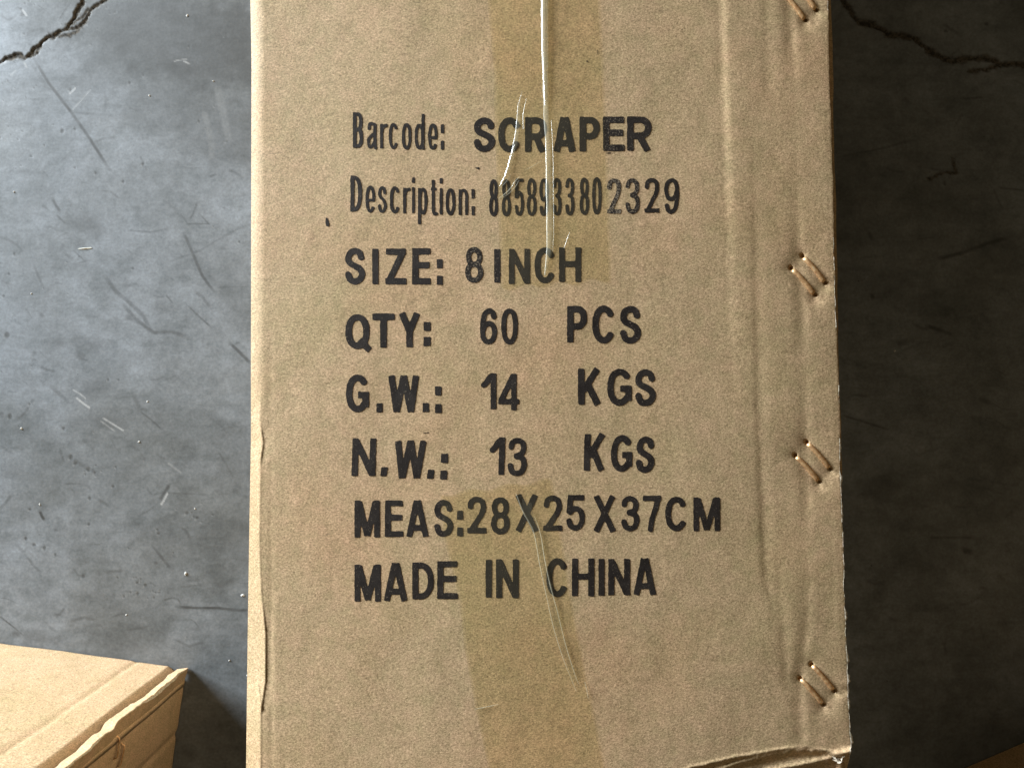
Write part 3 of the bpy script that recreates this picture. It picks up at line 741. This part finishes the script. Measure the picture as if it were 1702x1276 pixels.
def print_line(items, label, slant=0.0, thick=11.0):
    line = bpy.data.objects.new("stamped_line", None); line.parent = carton; line['label'] = label
    line.empty_display_size = 0.01; scene.collection.objects.link(line)
    for it in items:
        V, Fc = [], []
        ch, x0, x1, y0, y1 = it[:5]
        t = it[5] if len(it) > 5 and it[5] else thick
        spk = it[6] if len(it) > 6 else 0.25
        w, h = x1 - x0, y1 - y0
        st_ = glyph(ch, w, h, t if ch not in '.:' else 15.5)
        gs = 0.55 if t < 8.6 else 1.0
        GX_, GY_ = np.meshgrid(np.arange(-3, w + 4, gs), np.arange(-3, h + 4, gs))
        D = sdf(GX_, GY_, st_, t if ch not in '.:' else 15.5)
        D = blur(D) + (0.35 if t < 8.6 and ch not in '.:' else 0.15) + (fnoise((GX_ + x0) / 3.2, (GY_ + y0) / 3.2, 5) - 0.5) * 1.15 + (fnoise((GX_ + x0) / 11, (GY_ + y0) / 11, 6) - 0.5) * 0.9
        march(D, x0 + GX_ + slant * (GY_ / h - 0.5), y1 - GY_, V, Fc)
        V = np.array(V)
        o = link_mesh("colon" if ch == ':' else "full_stop" if ch == '.' else "digit" if ch.isdigit() else "letter", face_pt(V[:, 0], V[:, 1], 0.00013), Fc, m_ink, line)
        a = o.data.attributes.new("speckle", 'FLOAT', 'POINT'); a.data.foreach_set("value", np.full(len(V), spk, np.float32))
print_line([('B', 586, 604, 186.5, 246.5, 6.8), ('a', 609.5, 626.5, 203, 247.7, 5.8), ('r', 631.3, 643, 205, 247.3, 5.8), ('c', 645.6, 662.2, 204.5, 248.5, 5.8), ('o', 667.4, 684.2, 204.6, 249.6, 5.8),
            ('d', 688.6, 705.9, 189, 249, 5.8), ('e', 711, 727.8, 205, 249.6, 5.8), (':', 732.5, 738, 206.7, 249, 0), ('S', 786.8, 823, 195, 253), ('C', 827.5, 866, 195, 253.5), ('R', 872.3, 908.8, 195, 252.6),
            ('A', 919, 957.3, 195, 252.6), ('P', 963, 997, 194.4, 252), ('E', 1002, 1038.4, 193.9, 251.4, 0, 0.7), ('R', 1042, 1083, 193.5, 251.2, 0, 0.4)], "stamped line reading Barcode: SCRAPER", thick=11.2)
print_line([('D', 582, 602, 291.4, 352, 7.2), ('e', 607, 624, 308, 354, 5.8), ('s', 627.6, 643.2, 309, 354.4, 5.8), ('c', 647.6, 665.3, 309.6, 355, 5.8), ('r', 669.5, 681, 310.8, 355, 5.8), ('i', 684, 690.2, 295, 355, 5.6),
            ('p', 694.2, 710.8, 311.3, 373, 5.8), ('t', 715.6, 726, 299.3, 358, 6.0), ('i', 730, 736.2, 296, 357, 5.6), ('o', 740.2, 757, 313, 358.4, 5.8), ('n', 761.8, 778.4, 313.5, 358, 5.8), (':', 783.5, 789, 315, 358, 0),
            ('8', 812.6, 828.2, 297.6, 360), ('8', 833.6, 849.5, 297.6, 360), ('5', 855, 871.2, 296.7, 359.3), ('8', 875, 892.2, 296, 359.3), ('9', 896, 911.8, 296, 359), ('3', 918, 933.7, 295.5, 359), ('3', 939, 955, 295.5, 358.5),
            ('8', 963, 979.5, 295, 357.6), ('0', 983.8, 1000.2, 294, 356.7), ('2', 1008.4, 1032.6, 296, 355.4, 7.8, 1.3), ('3', 1038.8, 1063.7, 296, 355.8, 7.8, 1.0), ('2', 1070.7, 1096, 295.5, 353.7, 7.6), ('9', 1103.3, 1129, 296, 355.8, 7.6)],
           "stamped line reading Description: 8858933802329", thick=6.0)
print_line([('S', 572.7, 606.9, 411.8, 473.2), ('I', 618.2, 629.3, 412.9, 472.7), ('Z', 640, 675.6, 412.9, 472.7), ('E', 684.7, 716.2, 412.4, 472.7), (':', 725.8, 736, 430.9, 473.2, 0), ('8', 772.8, 803.2, 410.6, 470.2, 9, .8),
            ('I', 821, 832, 413.6, 470, 0, .5), ('N', 845.7, 881, 413.2, 471.8, 9.6), ('C', 888, 923, 411, 471, 10), ('H', 929, 966, 411, 468.8, 10)], "stamped line reading SIZE: 8INCH", thick=10.8)
print_line([('Q', 573.6, 618, 521.7, 584), ('T', 618.7, 655.8, 520.8, 578), ('Y', 661, 700, 520, 577), (':', 703.7, 716, 535, 575, 0), ('6', 797.6, 826.5, 512.3, 572.3, 8.8), ('0', 832.8, 861, 512.5, 572.5, 8.8),
            ('P', 942.3, 976, 508, 569.3), ('C', 984, 1022.2, 507.6, 570.7), ('S', 1029.8, 1065.6, 508, 571.4)], "stamped line reading QTY: 60 PCS", thick=11.2)
print_line([('G', 574.6, 613.4, 622, 685.2), ('.', 625.3, 635.8, 669, 686, 0), ('W', 645, 696.7, 623.8, 684.7, 10.8), ('.', 702.3, 713, 669, 685, 0), (':', 723, 734, 642, 686, 0), ('1', 801, 825, 619.8, 680, 10), ('4', 828, 863, 620.8, 682, 9.4),
            ('K', 960.5, 1000, 612.3, 672.3), ('G', 1008.8, 1050.2, 612.3, 674.4), ('S', 1054.8, 1090.4, 613.2, 675)], "stamped line reading G.W.: 14 KGS", thick=11.2)
print_line([('N', 584.8, 624.8, 728, 790.8, 10.8), ('.', 632.7, 643.8, 775.5, 791.7, 0), ('W', 655, 708, 732, 794.5, 10.8), ('.', 710, 721.4, 779.4, 795.8, 0), (':', 732, 744, 753.8, 796.6, 0), ('1', 815.2, 839, 726.5, 789.2, 10), ('3', 843.4, 876, 727, 791, 9.6),
            ('K', 970.5, 1007.2, 721, 782.2), ('G', 1015, 1051.3, 722.6, 784), ('S', 1056.6, 1088.3, 724.9, 785.7)], "stamped line reading N.W.: 13 KGS", slant=2.0, thick=10.8)
print_line([('M', 589, 631.5, 831, 893, 10), ('E', 639.6, 670.4, 831, 892, 10), ('A', 674.7, 712.7, 831, 892, 10), ('S', 721, 753.4, 830, 891.8, 10), (':', 759.4, 769.7, 848, 891, 0), ('2', 776.3, 808.3, 825, 886), ('8', 815.8, 847.2, 825.8, 887.8),
            ('X', 855.3, 896, 821.6, 882.8, 10), ('2', 902.6, 934.5, 823, 882.2), ('5', 940.8, 972.2, 822, 881.5), ('X', 984.8, 1024.8, 823.5, 883.3, 10), ('3', 1032, 1062.8, 823.5, 882.8), ('7', 1068, 1098.6, 823, 882.2),
            ('C', 1105.4, 1142, 825, 882.4, 10), ('M', 1152.4, 1197, 826, 882.8, 9.6)], "stamped line reading MEAS:28X25X37CM", thick=9.4)
print_line([('M', 589, 633, 937.3, 999.4, 10), ('A', 637, 677.6, 935, 998.5), ('D', 685, 721.2, 934, 995.8), ('E', 726.5, 761, 931.7, 995), ('I', 806.8, 817.7, 929.8, 992.8), ('N', 824.3, 862.3, 928.9, 993.8), ('C', 907.7, 944, 927, 991.9),
            ('H', 950.5, 987.8, 927.4, 990.6), ('I', 994.4, 1005, 928, 989.6), ('N', 1010.7, 1047.4, 928, 989), ('A', 1052, 1091.2, 927.5, 988.5)], "stamped line reading MADE IN CHINA", thick=10.4)
# stray ink marks
V, Fc = [], []
for pts in [[(541.5, 362), (544, 362), (547.5, 372), (546.5, 376.5), (542, 376), (540.8, 370)], [(789, 278.5), (797, 278), (796.5, 282), (793, 281)], [(1007, 254.2), (1016, 253), (1014, 255), (1008, 255.6)],
            [(703, 718.6), (713, 718.2), (713, 719.2), (704, 719.6)], [(742, 397.6), (744.6, 398), (744, 400)], [(974, 101), (977, 101), (977.5, 103.5), (975, 103)], [(992.8, 83), (993.8, 84), (993.5, 91), (992.9, 91)],
            [(856, 206.5), (866, 208.5), (864, 210), (857, 209.5)]]:
    b = len(V); V += pts; Fc.append(tuple(range(b, b + len(pts))))
V = np.array(V); Pm = face_pt(V[:, 0], V[:, 1], 0.00016)
o = link_mesh("ink_marks", Pm, Fc, m_ink, panel); tag(o, kind='stuff')
a = o.data.attributes.new("speckle", 'FLOAT', 'POINT')

# ------------------------------------------------------------------ clear packing tape
def sheet(name, left, right, y0f, y1f, nu, nv, lift, mat, parent):
    v = np.linspace(0, 1, nv); u = np.linspace(0, 1, nu)
    Uu, Vv = np.meshgrid(u, v)
    ya = y0f(Uu); yb = y1f(Uu)
    Y = ya + (yb - ya) * Vv
    X = ip(Y, left) * (1 - Uu) + ip(Y, right) * Uu
    Pp = face_pt(X, Y, 0)
    Pp[:, 2] += np.ravel(lift(X, Y))
    return link_mesh(name, Pp, grid_faces(nv, nu), mat, parent)
upper = sheet("packing_tape", [(-42, 806), (0, 810), (120, 821), (200, 822), (300, 826), (480, 833)], [(-42, 991), (0, 993), (200, 1003), (385, 1009), (480, 1012)],
              lambda u: -42 + u * 0, lambda u: 478 - 14 * u + 4 * np.sin(u * 21), 64, 180,
              lambda X, Y: 0.00032 + 0.00016 * fnoise(X / 18, Y / 60, 120), m_tape, carton)
lower = sheet("packing_tape", [(790, 730), (889, 737), (998, 764), (1075, 772), (1169, 789), (1276, 812), (1300, 817)], [(790, 912), (877, 927), (1013, 949), (1130, 972), (1246, 996), (1300, 1008)],
              lambda u: 822 - 26 * u + 3 * np.sin(u * 18), lambda u: 1290 + u * 0, 64, 170,
              lambda X, Y: 0.00032 + 0.00016 * fnoise(X / 18, Y / 60, 121), m_tape, carton)
def crease(name, pts, widths, height, mat, parent, seed=0, lift=0.0005, m=9):
    """a raised fold in the tape: half-round section swept along a path given on the face"""
    C_ = np.array(cat(pts, 10)); n = len(C_)
    s = np.linspace(0, 1, n)
    wd = np.interp(s, np.linspace(0, 1, len(widths)), widths) * (0.8 + 0.4 * fnoise(s * 30, s * 0, seed))
    T_ = np.gradient(C_, axis=0); T_ /= np.linalg.norm(T_, axis=1)[:, None] + 1e-9
    N_ = np.stack([-T_[:, 1], T_[:, 0]], 1)
    V = []
    for j in range(m):
        a = math.pi * j / (m - 1)
        X = C_[:, 0] + N_[:, 0] * wd / 2 * math.cos(a); Y = C_[:, 1] + N_[:, 1] * wd / 2 * math.cos(a)
        Pp = face_pt(X, Y, lift)
        Pp[:, 2] += math.sin(a) * wd / 2 * height * PX * (0.85 + 0.3 * fnoise(s * 45, s * 0 + j, seed + 2))
        V.append(Pp)
    V = np.concatenate(V)
    Fc = grid_faces(m, n)
    return link_mesh(name, V, Fc, mat, parent)
crease("tape_fold", [(907, -42), (907, 30), (907.5, 90), (908, 150), (909, 200), (912, 250), (913, 300), (914, 360), (914, 410), (909, 440), (906, 458)], [15, 14, 13, 11, 10, 10, 12, 12, 11, 6, 3], 0.22, m_fold, upper, 3)
crease("tape_fold", [(904, -42), (904.5, 30), (905, 80), (906, 140), (906, 175)], [9, 11, 10, 6.0, 2.0], 0.6, m_bright, upper, 4, 0.0010)
crease("tape_fold", [(917, 200), (920, 260), (920.5, 320), (921, 380), (919, 418)], [2, 2.6, 3.0, 2.6, 1.2], 0.5, m_glint, upper, 6, 0.0006)
crease("tape_fold", [(908, 230), (909, 300), (910, 360), (909, 420), (906, 455)], [2.2, 2.8, 2.8, 2.6, 1.6], 0.6, m_glint, upper, 7, 0.0009)
crease('tape_crease', [(868, 152), (863, 178), (862, 205), (858, 235), (850, 262)], [1.5, 5, 8, 8, 6], 0.16, m_glint, upper, 19, 0.0005)
for i, (pts, wd) in enumerate([([(856, 240), (850, 262), (842, 290), (831, 310)], [2, 6, 6.5, 2]), ([(875, 165), (870, 190), (870, 215)], [1, 2, 1.5]),
                               ([(864, 294), (857, 302), (848, 315), (838, 324), (829, 331)], [1.5, 3.4, 3.2, 2.6, 1]), ([(863, 300), (856, 312), (846, 322), (834, 330)], [1, 2, 2, 1]),
                               ([(873, 283), (884, 278), (900, 268)], [1, 2.6, 1]), ([(947, 386), (943, 398), (938, 412)], [1, 2.4, 1]), ([(850, 290), (842, 302), (832, 312)], [1, 2.6, 1])]):
    crease("tape_crease", pts, wd, 0.75, m_bright if i in (0, 2, 3) else m_glint, upper, 20 + i, 0.0005)
for i, (pts, wd) in enumerate([([(858, 820), (870, 850), (886, 880), (892, 905), (898, 940), (907, 982), (920, 1040), (936, 1092), (958, 1148)], [1.5, 2.4, 2.4, 2.2, 2.0, 1.8, 1.8, 1.7, 1]),
                               ([(889, 858), (899, 888), (906, 930), (915, 972), (926, 1012), (941, 1072), (956, 1120), (962, 1136)], [1, 2.0, 2.2, 2.4, 2.2, 2.0, 1.8, 1]),
                               ([(972, 1132), (976, 1148), (978, 1160)], [1, 1.8, 1]), ([(790, 1178), (805, 1175), (828, 1170)], [0.8, 1.6, 0.8])]):
    crease("tape_crease", pts, [q * 1.15 for q in wd], 1.1, m_bright, lower, 40 + i, 0.0005)
# thin band of lifted tape between the two long creases
band = sheet("tape_fold", [(845, 868), (880, 885), (940, 898), (1040, 921), (1130, 950)], [(845, 884), (880, 897), (940, 908), (1040, 932), (1130, 957)],
             lambda u: 828 + u * 8, lambda u: 1130 + u * 0, 6, 60, lambda X, Y: 0.00075 + X * 0, tape_mat("lifted_tape", (0.96, 0.96, 0.92), 0.035, 0.25), lower)

# ------------------------------------------------------------------ second carton: upright at the lower left
C0 = np.array([*[float(q) for q in at(311, 1110, 0)], 0.0])
A0 = np.array([*[float(q) for q in at(0, 1067, 0)], 0.0])
e1 = (A0 - C0) / np.linalg.norm(A0 - C0)
e2 = np.array([e1[1], -e1[0], 0.0]); e2 = -e2 if e2[1] > 0 else e2
H2 = 0.37
tan_carton = thing("tan_carton", "pale tan carton standing upright at lower left, torn seam on its lit corner edge", "carton", tuple(C0 + 0.15 * e1 + 0.12 * e2), "kraft cartons on the concrete floor")
def wall_grid(name, P0, eu, width, height, n_out, hf, us, zs, mat, parent):
    U_, Z_ = np.meshgrid(us, zs)
    D = hf(U_, Z_)
    V = P0[None, :] + U_.ravel()[:, None] * eu[None, :] + D.ravel()[:, None] * n_out[None, :]
    V[:, 2] = Z_.ravel()
    gf = grid_faces(len(zs), len(us)); N = len(V)
    Vi = V - n_out[None, :] * 0.004
    nu, nz = len(us), len(zs)
    k = np.arange(nu - 1); kk = k + (nz - 1) * nu; e = np.arange(nz - 1) * nu
    Fc = np.concatenate([gf, gf[:, ::-1] + N, np.stack([k, k + 1, k + 1 + N, k + N], 1), np.stack([kk, kk + N, kk + 1 + N, kk + 1], 1),
                         np.stack([e, e + N, e + nu + N, e + nu], 1), np.stack([e + nu - 1, e + 2 * nu - 1, e + 2 * nu - 1 + N, e + nu - 1 + N], 1)])
    return link_mesh(name, np.concatenate([V, Vi]), Fc, mat, parent)
us = np.concatenate([np.arange(0, 0.07, 0.0008), np.arange(0.07, 0.2801, 0.006)]); zs = np.concatenate([np.arange(0.0006, 0.2, 0.0016), np.arange(0.2, 0.3701, 0.008)])
def hf_lit(u, z):
    d = (fnoise(u / 0.05, z / 0.08, 130) - 0.5) * 0.0018 + (fnoise(u / 0.012, z / 0.03, 131) - 0.5) * 0.0003
    c = 0.040 + 0.002 * (fnoise(z / 0.03, z * 0, 132) - 0.5)
    d = d - 0.0004 * np.exp(-((u - c) / 0.0022) ** 2) + 0.0003 * sstep(0.041, 0.047, u) * (1 - sstep(0.05, 0.09, u))
    rd = 0.0150 + 0.002 * (fnoise(z / 0.05, z * 0, 133) - 0.5)
    d = d - 0.0095 * (np.clip(rd - u, 0, None) / 0.0150) ** 1.15
    return d
wall_grid("lit_panel", C0, e1, 0.28, H2, -e2, hf_lit, us, zs, m_tan, tan_carton)
us2 = np.concatenate([np.arange(0.0115, 0.09, 0.0012), np.arange(0.09, 0.2501, 0.006)])
def hf_dark(u, z):
    d = (fnoise(u / 0.06, z / 0.09, 134) - 0.5) * 0.002 - 0.0012 * np.exp(-((u - 0.052 - 0.0) / 0.003) ** 2)
    for (su, sz) in STP:
        r = np.hypot(u - su, z - sz)
        d = d - 0.0010 * np.exp(-(r / 0.005) ** 2) - 0.0016 * (1 - sstep(0.0008, 0.0018, r))
    return d - 0.0015 * (np.clip(0.022 - u, 0, None) / 0.014) ** 2 - 0.0
n2 = -e1
def dark_uv(px, py):
    q = on_plane(px, py, C0, n2); return float(np.dot(q - C0, e2)), float(q[2])
ST2 = [((197, 1220), (192, 1262)), ((206, 1233), (197, 1275))]
STP = [dark_uv(*p) for s in ST2 for p in s]
wall_grid("shaded_panel", C0, e2, 0.25, H2, n2, hf_dark, us2, zs, m_tan, tan_carton)
for (p, q) in ST2:
    (ua, za), (ub, zb) = dark_uv(*p), dark_uv(*q)
    V = []; n = 11; prof = [(-1, -.4), (-.6, .6), (.6, .6), (1, -.4)]
    T_ = np.array([ub - ua, zb - za]); Ln = np.linalg.norm(T_); T_ /= Ln; Nn = np.array([-T_[1], T_[0]])
    for i in range(n):
        t = i / (n - 1); dd = 0.0012 - 0.004 * (1 - float(sstep(0, 0.12, min(t, 1 - t))))
        for a, b in prof:
            uu = ua + (ub - ua) * t + Nn[0] * a * 0.0008 + math.sin(math.pi * t) * 0.001; zz = za + (zb - za) * t + Nn[1] * a * 0.0008
            v = C0 + e2 * uu + n2 * (dd + b * 0.0005); V.append((v[0], v[1], zz))
    Fc = [(i * 4 + j, i * 4 + (j + 1) % 4, i * 4 + 4 + (j + 1) % 4, i * 4 + 4 + j) for i in range(n - 1) for j in range(4)]
    link_mesh("staple", V, Fc, m_wire, tan_carton)
# torn seam along the standing corner
nd = (n2 - e2) / np.linalg.norm(n2 - e2)         # outward diagonal of the corner
tw = np.cross(nd, [0, 0, 1.0]); tw /= np.linalg.norm(tw)
if np.dot(tw, e1) < 0: tw = -tw                   # towards the lit side
seam = [(310, 1112, 1.5), (303, 1116, 4), (297, 1120, 6), (290, 1129, 8), (272, 1143, 11), (262, 1153, 11), (243, 1166, 8), (238, 1167, 3), (226, 1176, 3.2), (205, 1191, 2.2), (196, 1199, 2.6), (192, 1205, 2.4), (190, 1211, 2.6), (176, 1219, 3), (163, 1232, 6), (150, 1245, 6), (128, 1262, 4), (105, 1281, 6), (70, 1310, 5), (30, 1345, 6)]
pts3 = [on_plane(x, y, C0 + nd * 0.0015, nd) for x, y, w in seam]
zz = np.array([p[2] for p in pts3]); off = np.array([float(np.dot(p - C0, tw)) for p in pts3]); wdt = np.array([w for _, _, w in seam]) * 0.00019
zf_ = np.arange(0.0008, 0.368, 0.0016)
offf = np.interp(zf_, zz, off) + (fnoise(zf_ / 0.004, zf_ * 0, 140) - 0.5) * 0.0007; wf = np.interp(zf_, zz, wdt) * (0.6 + 0.8 * fnoise(zf_ / 0.003, zf_ * 0, 141)) + 0.0002
def seam_pt(o_, d_): return np.stack([C0[0] + tw[0] * o_ + nd[0] * d_, C0[1] + tw[1] * o_ + nd[1] * d_, zf_], 1)
Ls = [seam_pt(offf + 0.0045, np.full_like(offf, -0.006)), seam_pt(offf + wf * 0.8, np.full_like(offf, 0.0011)), seam_pt(offf + wf * 0.45, np.full_like(offf, 0.0013)), seam_pt(offf - wf * 0.35, np.full_like(offf, 0.0012)), seam_pt(offf - wf * 0.6 - 0.002, np.full_like(offf, -0.0040))]
hd = hf_dark(np.full_like(zf_, 0.012), zf_) + 0.0001
Ls[4] = np.stack([C0[0] + e2[0] * 0.012 + n2[0] * hd, C0[1] + e2[1] * 0.012 + n2[1] * hd, zf_], 1)
nz = len(zf_)
def strip(a, b, name, mat):
    k = np.arange(nz - 1); return link_mesh(name, np.concatenate([a, b]), np.stack([k, k + 1, k + 1 + nz, k + nz], 1), mat, tan_carton)
strip(Ls[0], Ls[1], "seam_lip", m_tan)
strip(Ls[1], Ls[2], "seam_lip", m_tan); strip(Ls[2], Ls[3], "torn_seam", m_torn)
strip(Ls[3], Ls[4], "seam_underside", m_tan)
# back walls and closed top
B = [C0 + e2 * 0.005 + n2 * -0.002, C0 + e1 * 0.28, C0 + e1 * 0.28 + e2 * 0.25, C0 + e2 * 0.25]
def slab(name, pts, z0, z1, mat, parent):
    V = [(p[0], p[1], z0) for p in pts] + [(p[0], p[1], z1) for p in pts]; k = len(pts)
    Fc = [tuple(range(k))[::-1], tuple(range(k, 2 * k))] + [(i, (i + 1) % k, (i + 1) % k + k, i + k) for i in range(k)]
    return link_mesh(name, V, Fc, mat, parent, smooth=False)
def ins(p, q, t=0.004):
    d = (q - p) / np.linalg.norm(q - p); n = np.array([-d[1], d[0], 0]); return n
cen = sum(B) / 4
def slab_wall(name, p, q, z0, z1, mat, parent, cen, th=0.004):
    n = ins(p, q); n = n if np.dot(cen - p, n) > 0 else -n
    return slab(name, [p, q, q + n * th, p + n * th], z0, z1, mat, parent)
slab_wall("back_panel", B[1] + e2 * 0.005, B[2], 0.001, H2, m_tan, tan_carton, cen); slab_wall("rear_panel", B[2] - e1 * 0.005, B[3] + e1 * 0.006, 0.001, H2, m_tan, tan_carton, cen)
mid1 = (B[0] + B[3]) / 2; mid2 = (B[1] + B[2]) / 2
slab("top_flap", [B[0] + e1 * 0.006, B[1], mid2 - e2 * 0.001, mid1 + e1 * 0.006 - e2 * 0.001], H2 - 0.001 + 0.0015, H2 + 0.005, m_tan, tan_carton)
slab("top_flap", [mid1 + e1 * 0.006 + e2 * 0.001, mid2 + e2 * 0.001, B[2], B[3] + e1 * 0.006], H2 - 0.001 + 0.0015, H2 + 0.005, m_tan, tan_carton)

# ------------------------------------------------------------------ plain upright carton (corner seen at lower right, an unseen one added above the frame for shade)
def plain_carton(name, label, p0, d_along, length, depth_dir, depth, height, rot_mat):
    root = thing(name, label, "carton", tuple(p0 + d_along * length / 2 + depth_dir * depth / 2), "kraft cartons on the concrete floor")
    c = [p0, p0 + d_along * length, p0 + d_along * length + depth_dir * depth, p0 + depth_dir * depth]
    cen_ = sum(c) / 4
    for i, nm in enumerate(("front_panel", "side_panel", "back_panel", "side_panel")):
        p, q = c[i], c[(i + 1) % 4]; d = (q - p) / np.linalg.norm(q - p)
        if i % 2: p, q = p + d * 0.0045, q - d * 0.0045
        slab_wall(nm, p, q, 0.001, height, rot_mat, root, cen_)
    a, b = (c[0] + c[3]) / 2, (c[1] + c[2]) / 2; g = depth_dir * 0.001
    slab("top_flap", [c[0], c[1], b - g, a - g], height + 0.0005, height + 0.0045, rot_mat, root)
    slab("top_flap", [a + g, b + g, c[2], c[3]], height + 0.0005, height + 0.0045, rot_mat, root)
    return root
q0 = np.array([*[float(q) for q in at(1560, 1293, 0)], 0]); q1 = np.array([*[float(q) for q in at(1702, 1232, 0)], 0])
da = (q1 - q0) / np.linalg.norm(q1 - q0); dd_ = np.array([da[1], -da[0], 0.0])
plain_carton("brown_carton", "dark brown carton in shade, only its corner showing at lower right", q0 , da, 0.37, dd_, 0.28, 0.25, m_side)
blocker_p0 = np.array([-0.128, 0.240, 0]); du = np.array([1.0, 0.0, 0.0])  # unseen carton, added to keep light off the floor at right
plain_carton("brown_carton", "unseen brown carton added end to end behind the large printed carton to shade the floor at right", blocker_p0, du, 0.272, np.array([0, 1.0, 0]), 0.37, 0.25, m_side)

# ------------------------------------------------------------------ loose bits on the floor
def chip(px, py, r, stretch=1.0, ang=0.0, mat=m_grit, name="grit_chip"):
    x, y = (float(q) for q in at(px, py, 0)); rg = np.random.default_rng(int(px * 7 + py))
    V = [(x, y, 0.0)]; s = r * MM
    ring = []
    k = 7
    for lvl, (rad, z) in enumerate(((1.0, -0.15), (0.9, 0.45), (0.45, 0.8))):
        for j in range(k):
            a = 2 * math.pi * j / k; q = rad * s * rg.uniform(0.55, 1.25)
            lx, ly = q * math.cos(a) * stretch, q * math.sin(a)
            V.append((x + lx * math.cos(ang) - ly * math.sin(ang), y + lx * math.sin(ang) + ly * math.cos(ang), z * s * 0.75 * rg.uniform(0.7, 1.1)))
    V.append((x, y, 0.9 * s))
    Fc = []
    for l in range(2):
        for j in range(k):
            a = 1 + l * k + j; b = 1 + l * k + (j + 1) % k; Fc.append((a, b, b + k, a + k))
    for j in range(k): Fc.append((1 + 2 * k + j, 1 + 2 * k + (j + 1) % k, 1 + 3 * k)); Fc.append((1 + (j + 1) % k, 1 + j, 0))
    return link_mesh(name, V, Fc, mat, None, smooth=False, origin=(x, y, 0))
o = chip(141, 413, 1.9, 8.0, 0.05, m_wood, "pale_splinter")
tag(o, "thin pale splinter lying on the grey floor, longest loose bit left of the carton", "splinter")
for i, (px, py, r, st_, an, lab) in enumerate([
    (308, 953, 3.6, 1.5, 1.4, "white chip on the grey floor, largest, above the dark horizontal scratch"),
    (403, 989, 3.2, 1.6, 0.3, "white chip on the floor close beside the large carton's left edge"),
    (35, 712, 3.4, 1.0, 0, "round white speck of grit at the far left of the floor, mid height"),
    (231, 734, 2.6, 1.0, 0, "small pale speck of grit halfway between left frame edge and carton"),
    (311, 26, 2.6, 1.3, 1.5, "pale speck of grit near the top of the floor, right of the crack"),
    (248, 159, 2.2, 1.4, 2.4, "tiny pale speck of grit right of the long diagonal scratch"),
    (354, 135, 2.0, 1.0, 0, "tiny pale speck of grit near the carton below the top scuff marks"),
    (324, 845, 2.0, 1.3, 1.2, "tiny bright speck of grit beside small dark pits on the lower floor"),
    (381, 1097, 2.4, 1.2, 0.2, "pale speck of grit between the two cartons, near the floor shadow"),
    (411, 1122, 2.2, 1.2, 0.5, "pale speck of grit against the large carton's left edge, lowest"),
    (210, 1021, 2.0, 1.5, 0.2, "pale speck of grit on the floor just above the tan carton"),
    (66, 838, 2.0, 1.4, 1.5, "bright speck of grit above the short black gouge at left"),
    (52, 488, 1.9, 1.0, 0, "tiny bright speck of grit on the palest patch of floor"),
    (23, 319, 2.2, 1.0, 0, "bright speck of grit near the left frame edge above the splinter"),
    (245, 667, 1.9, 1.4, 0.6, "tiny pale speck of grit beside a thin brown diagonal scratch"),
    (1487, 583, 3.0, 1.0, 0, "dull speck of grit on the dark floor right of the carton")]):
    o = chip(px, py, r * 0.72, st_, an)
    tag(o, lab, "grit", "loose specks of grit on the floor")
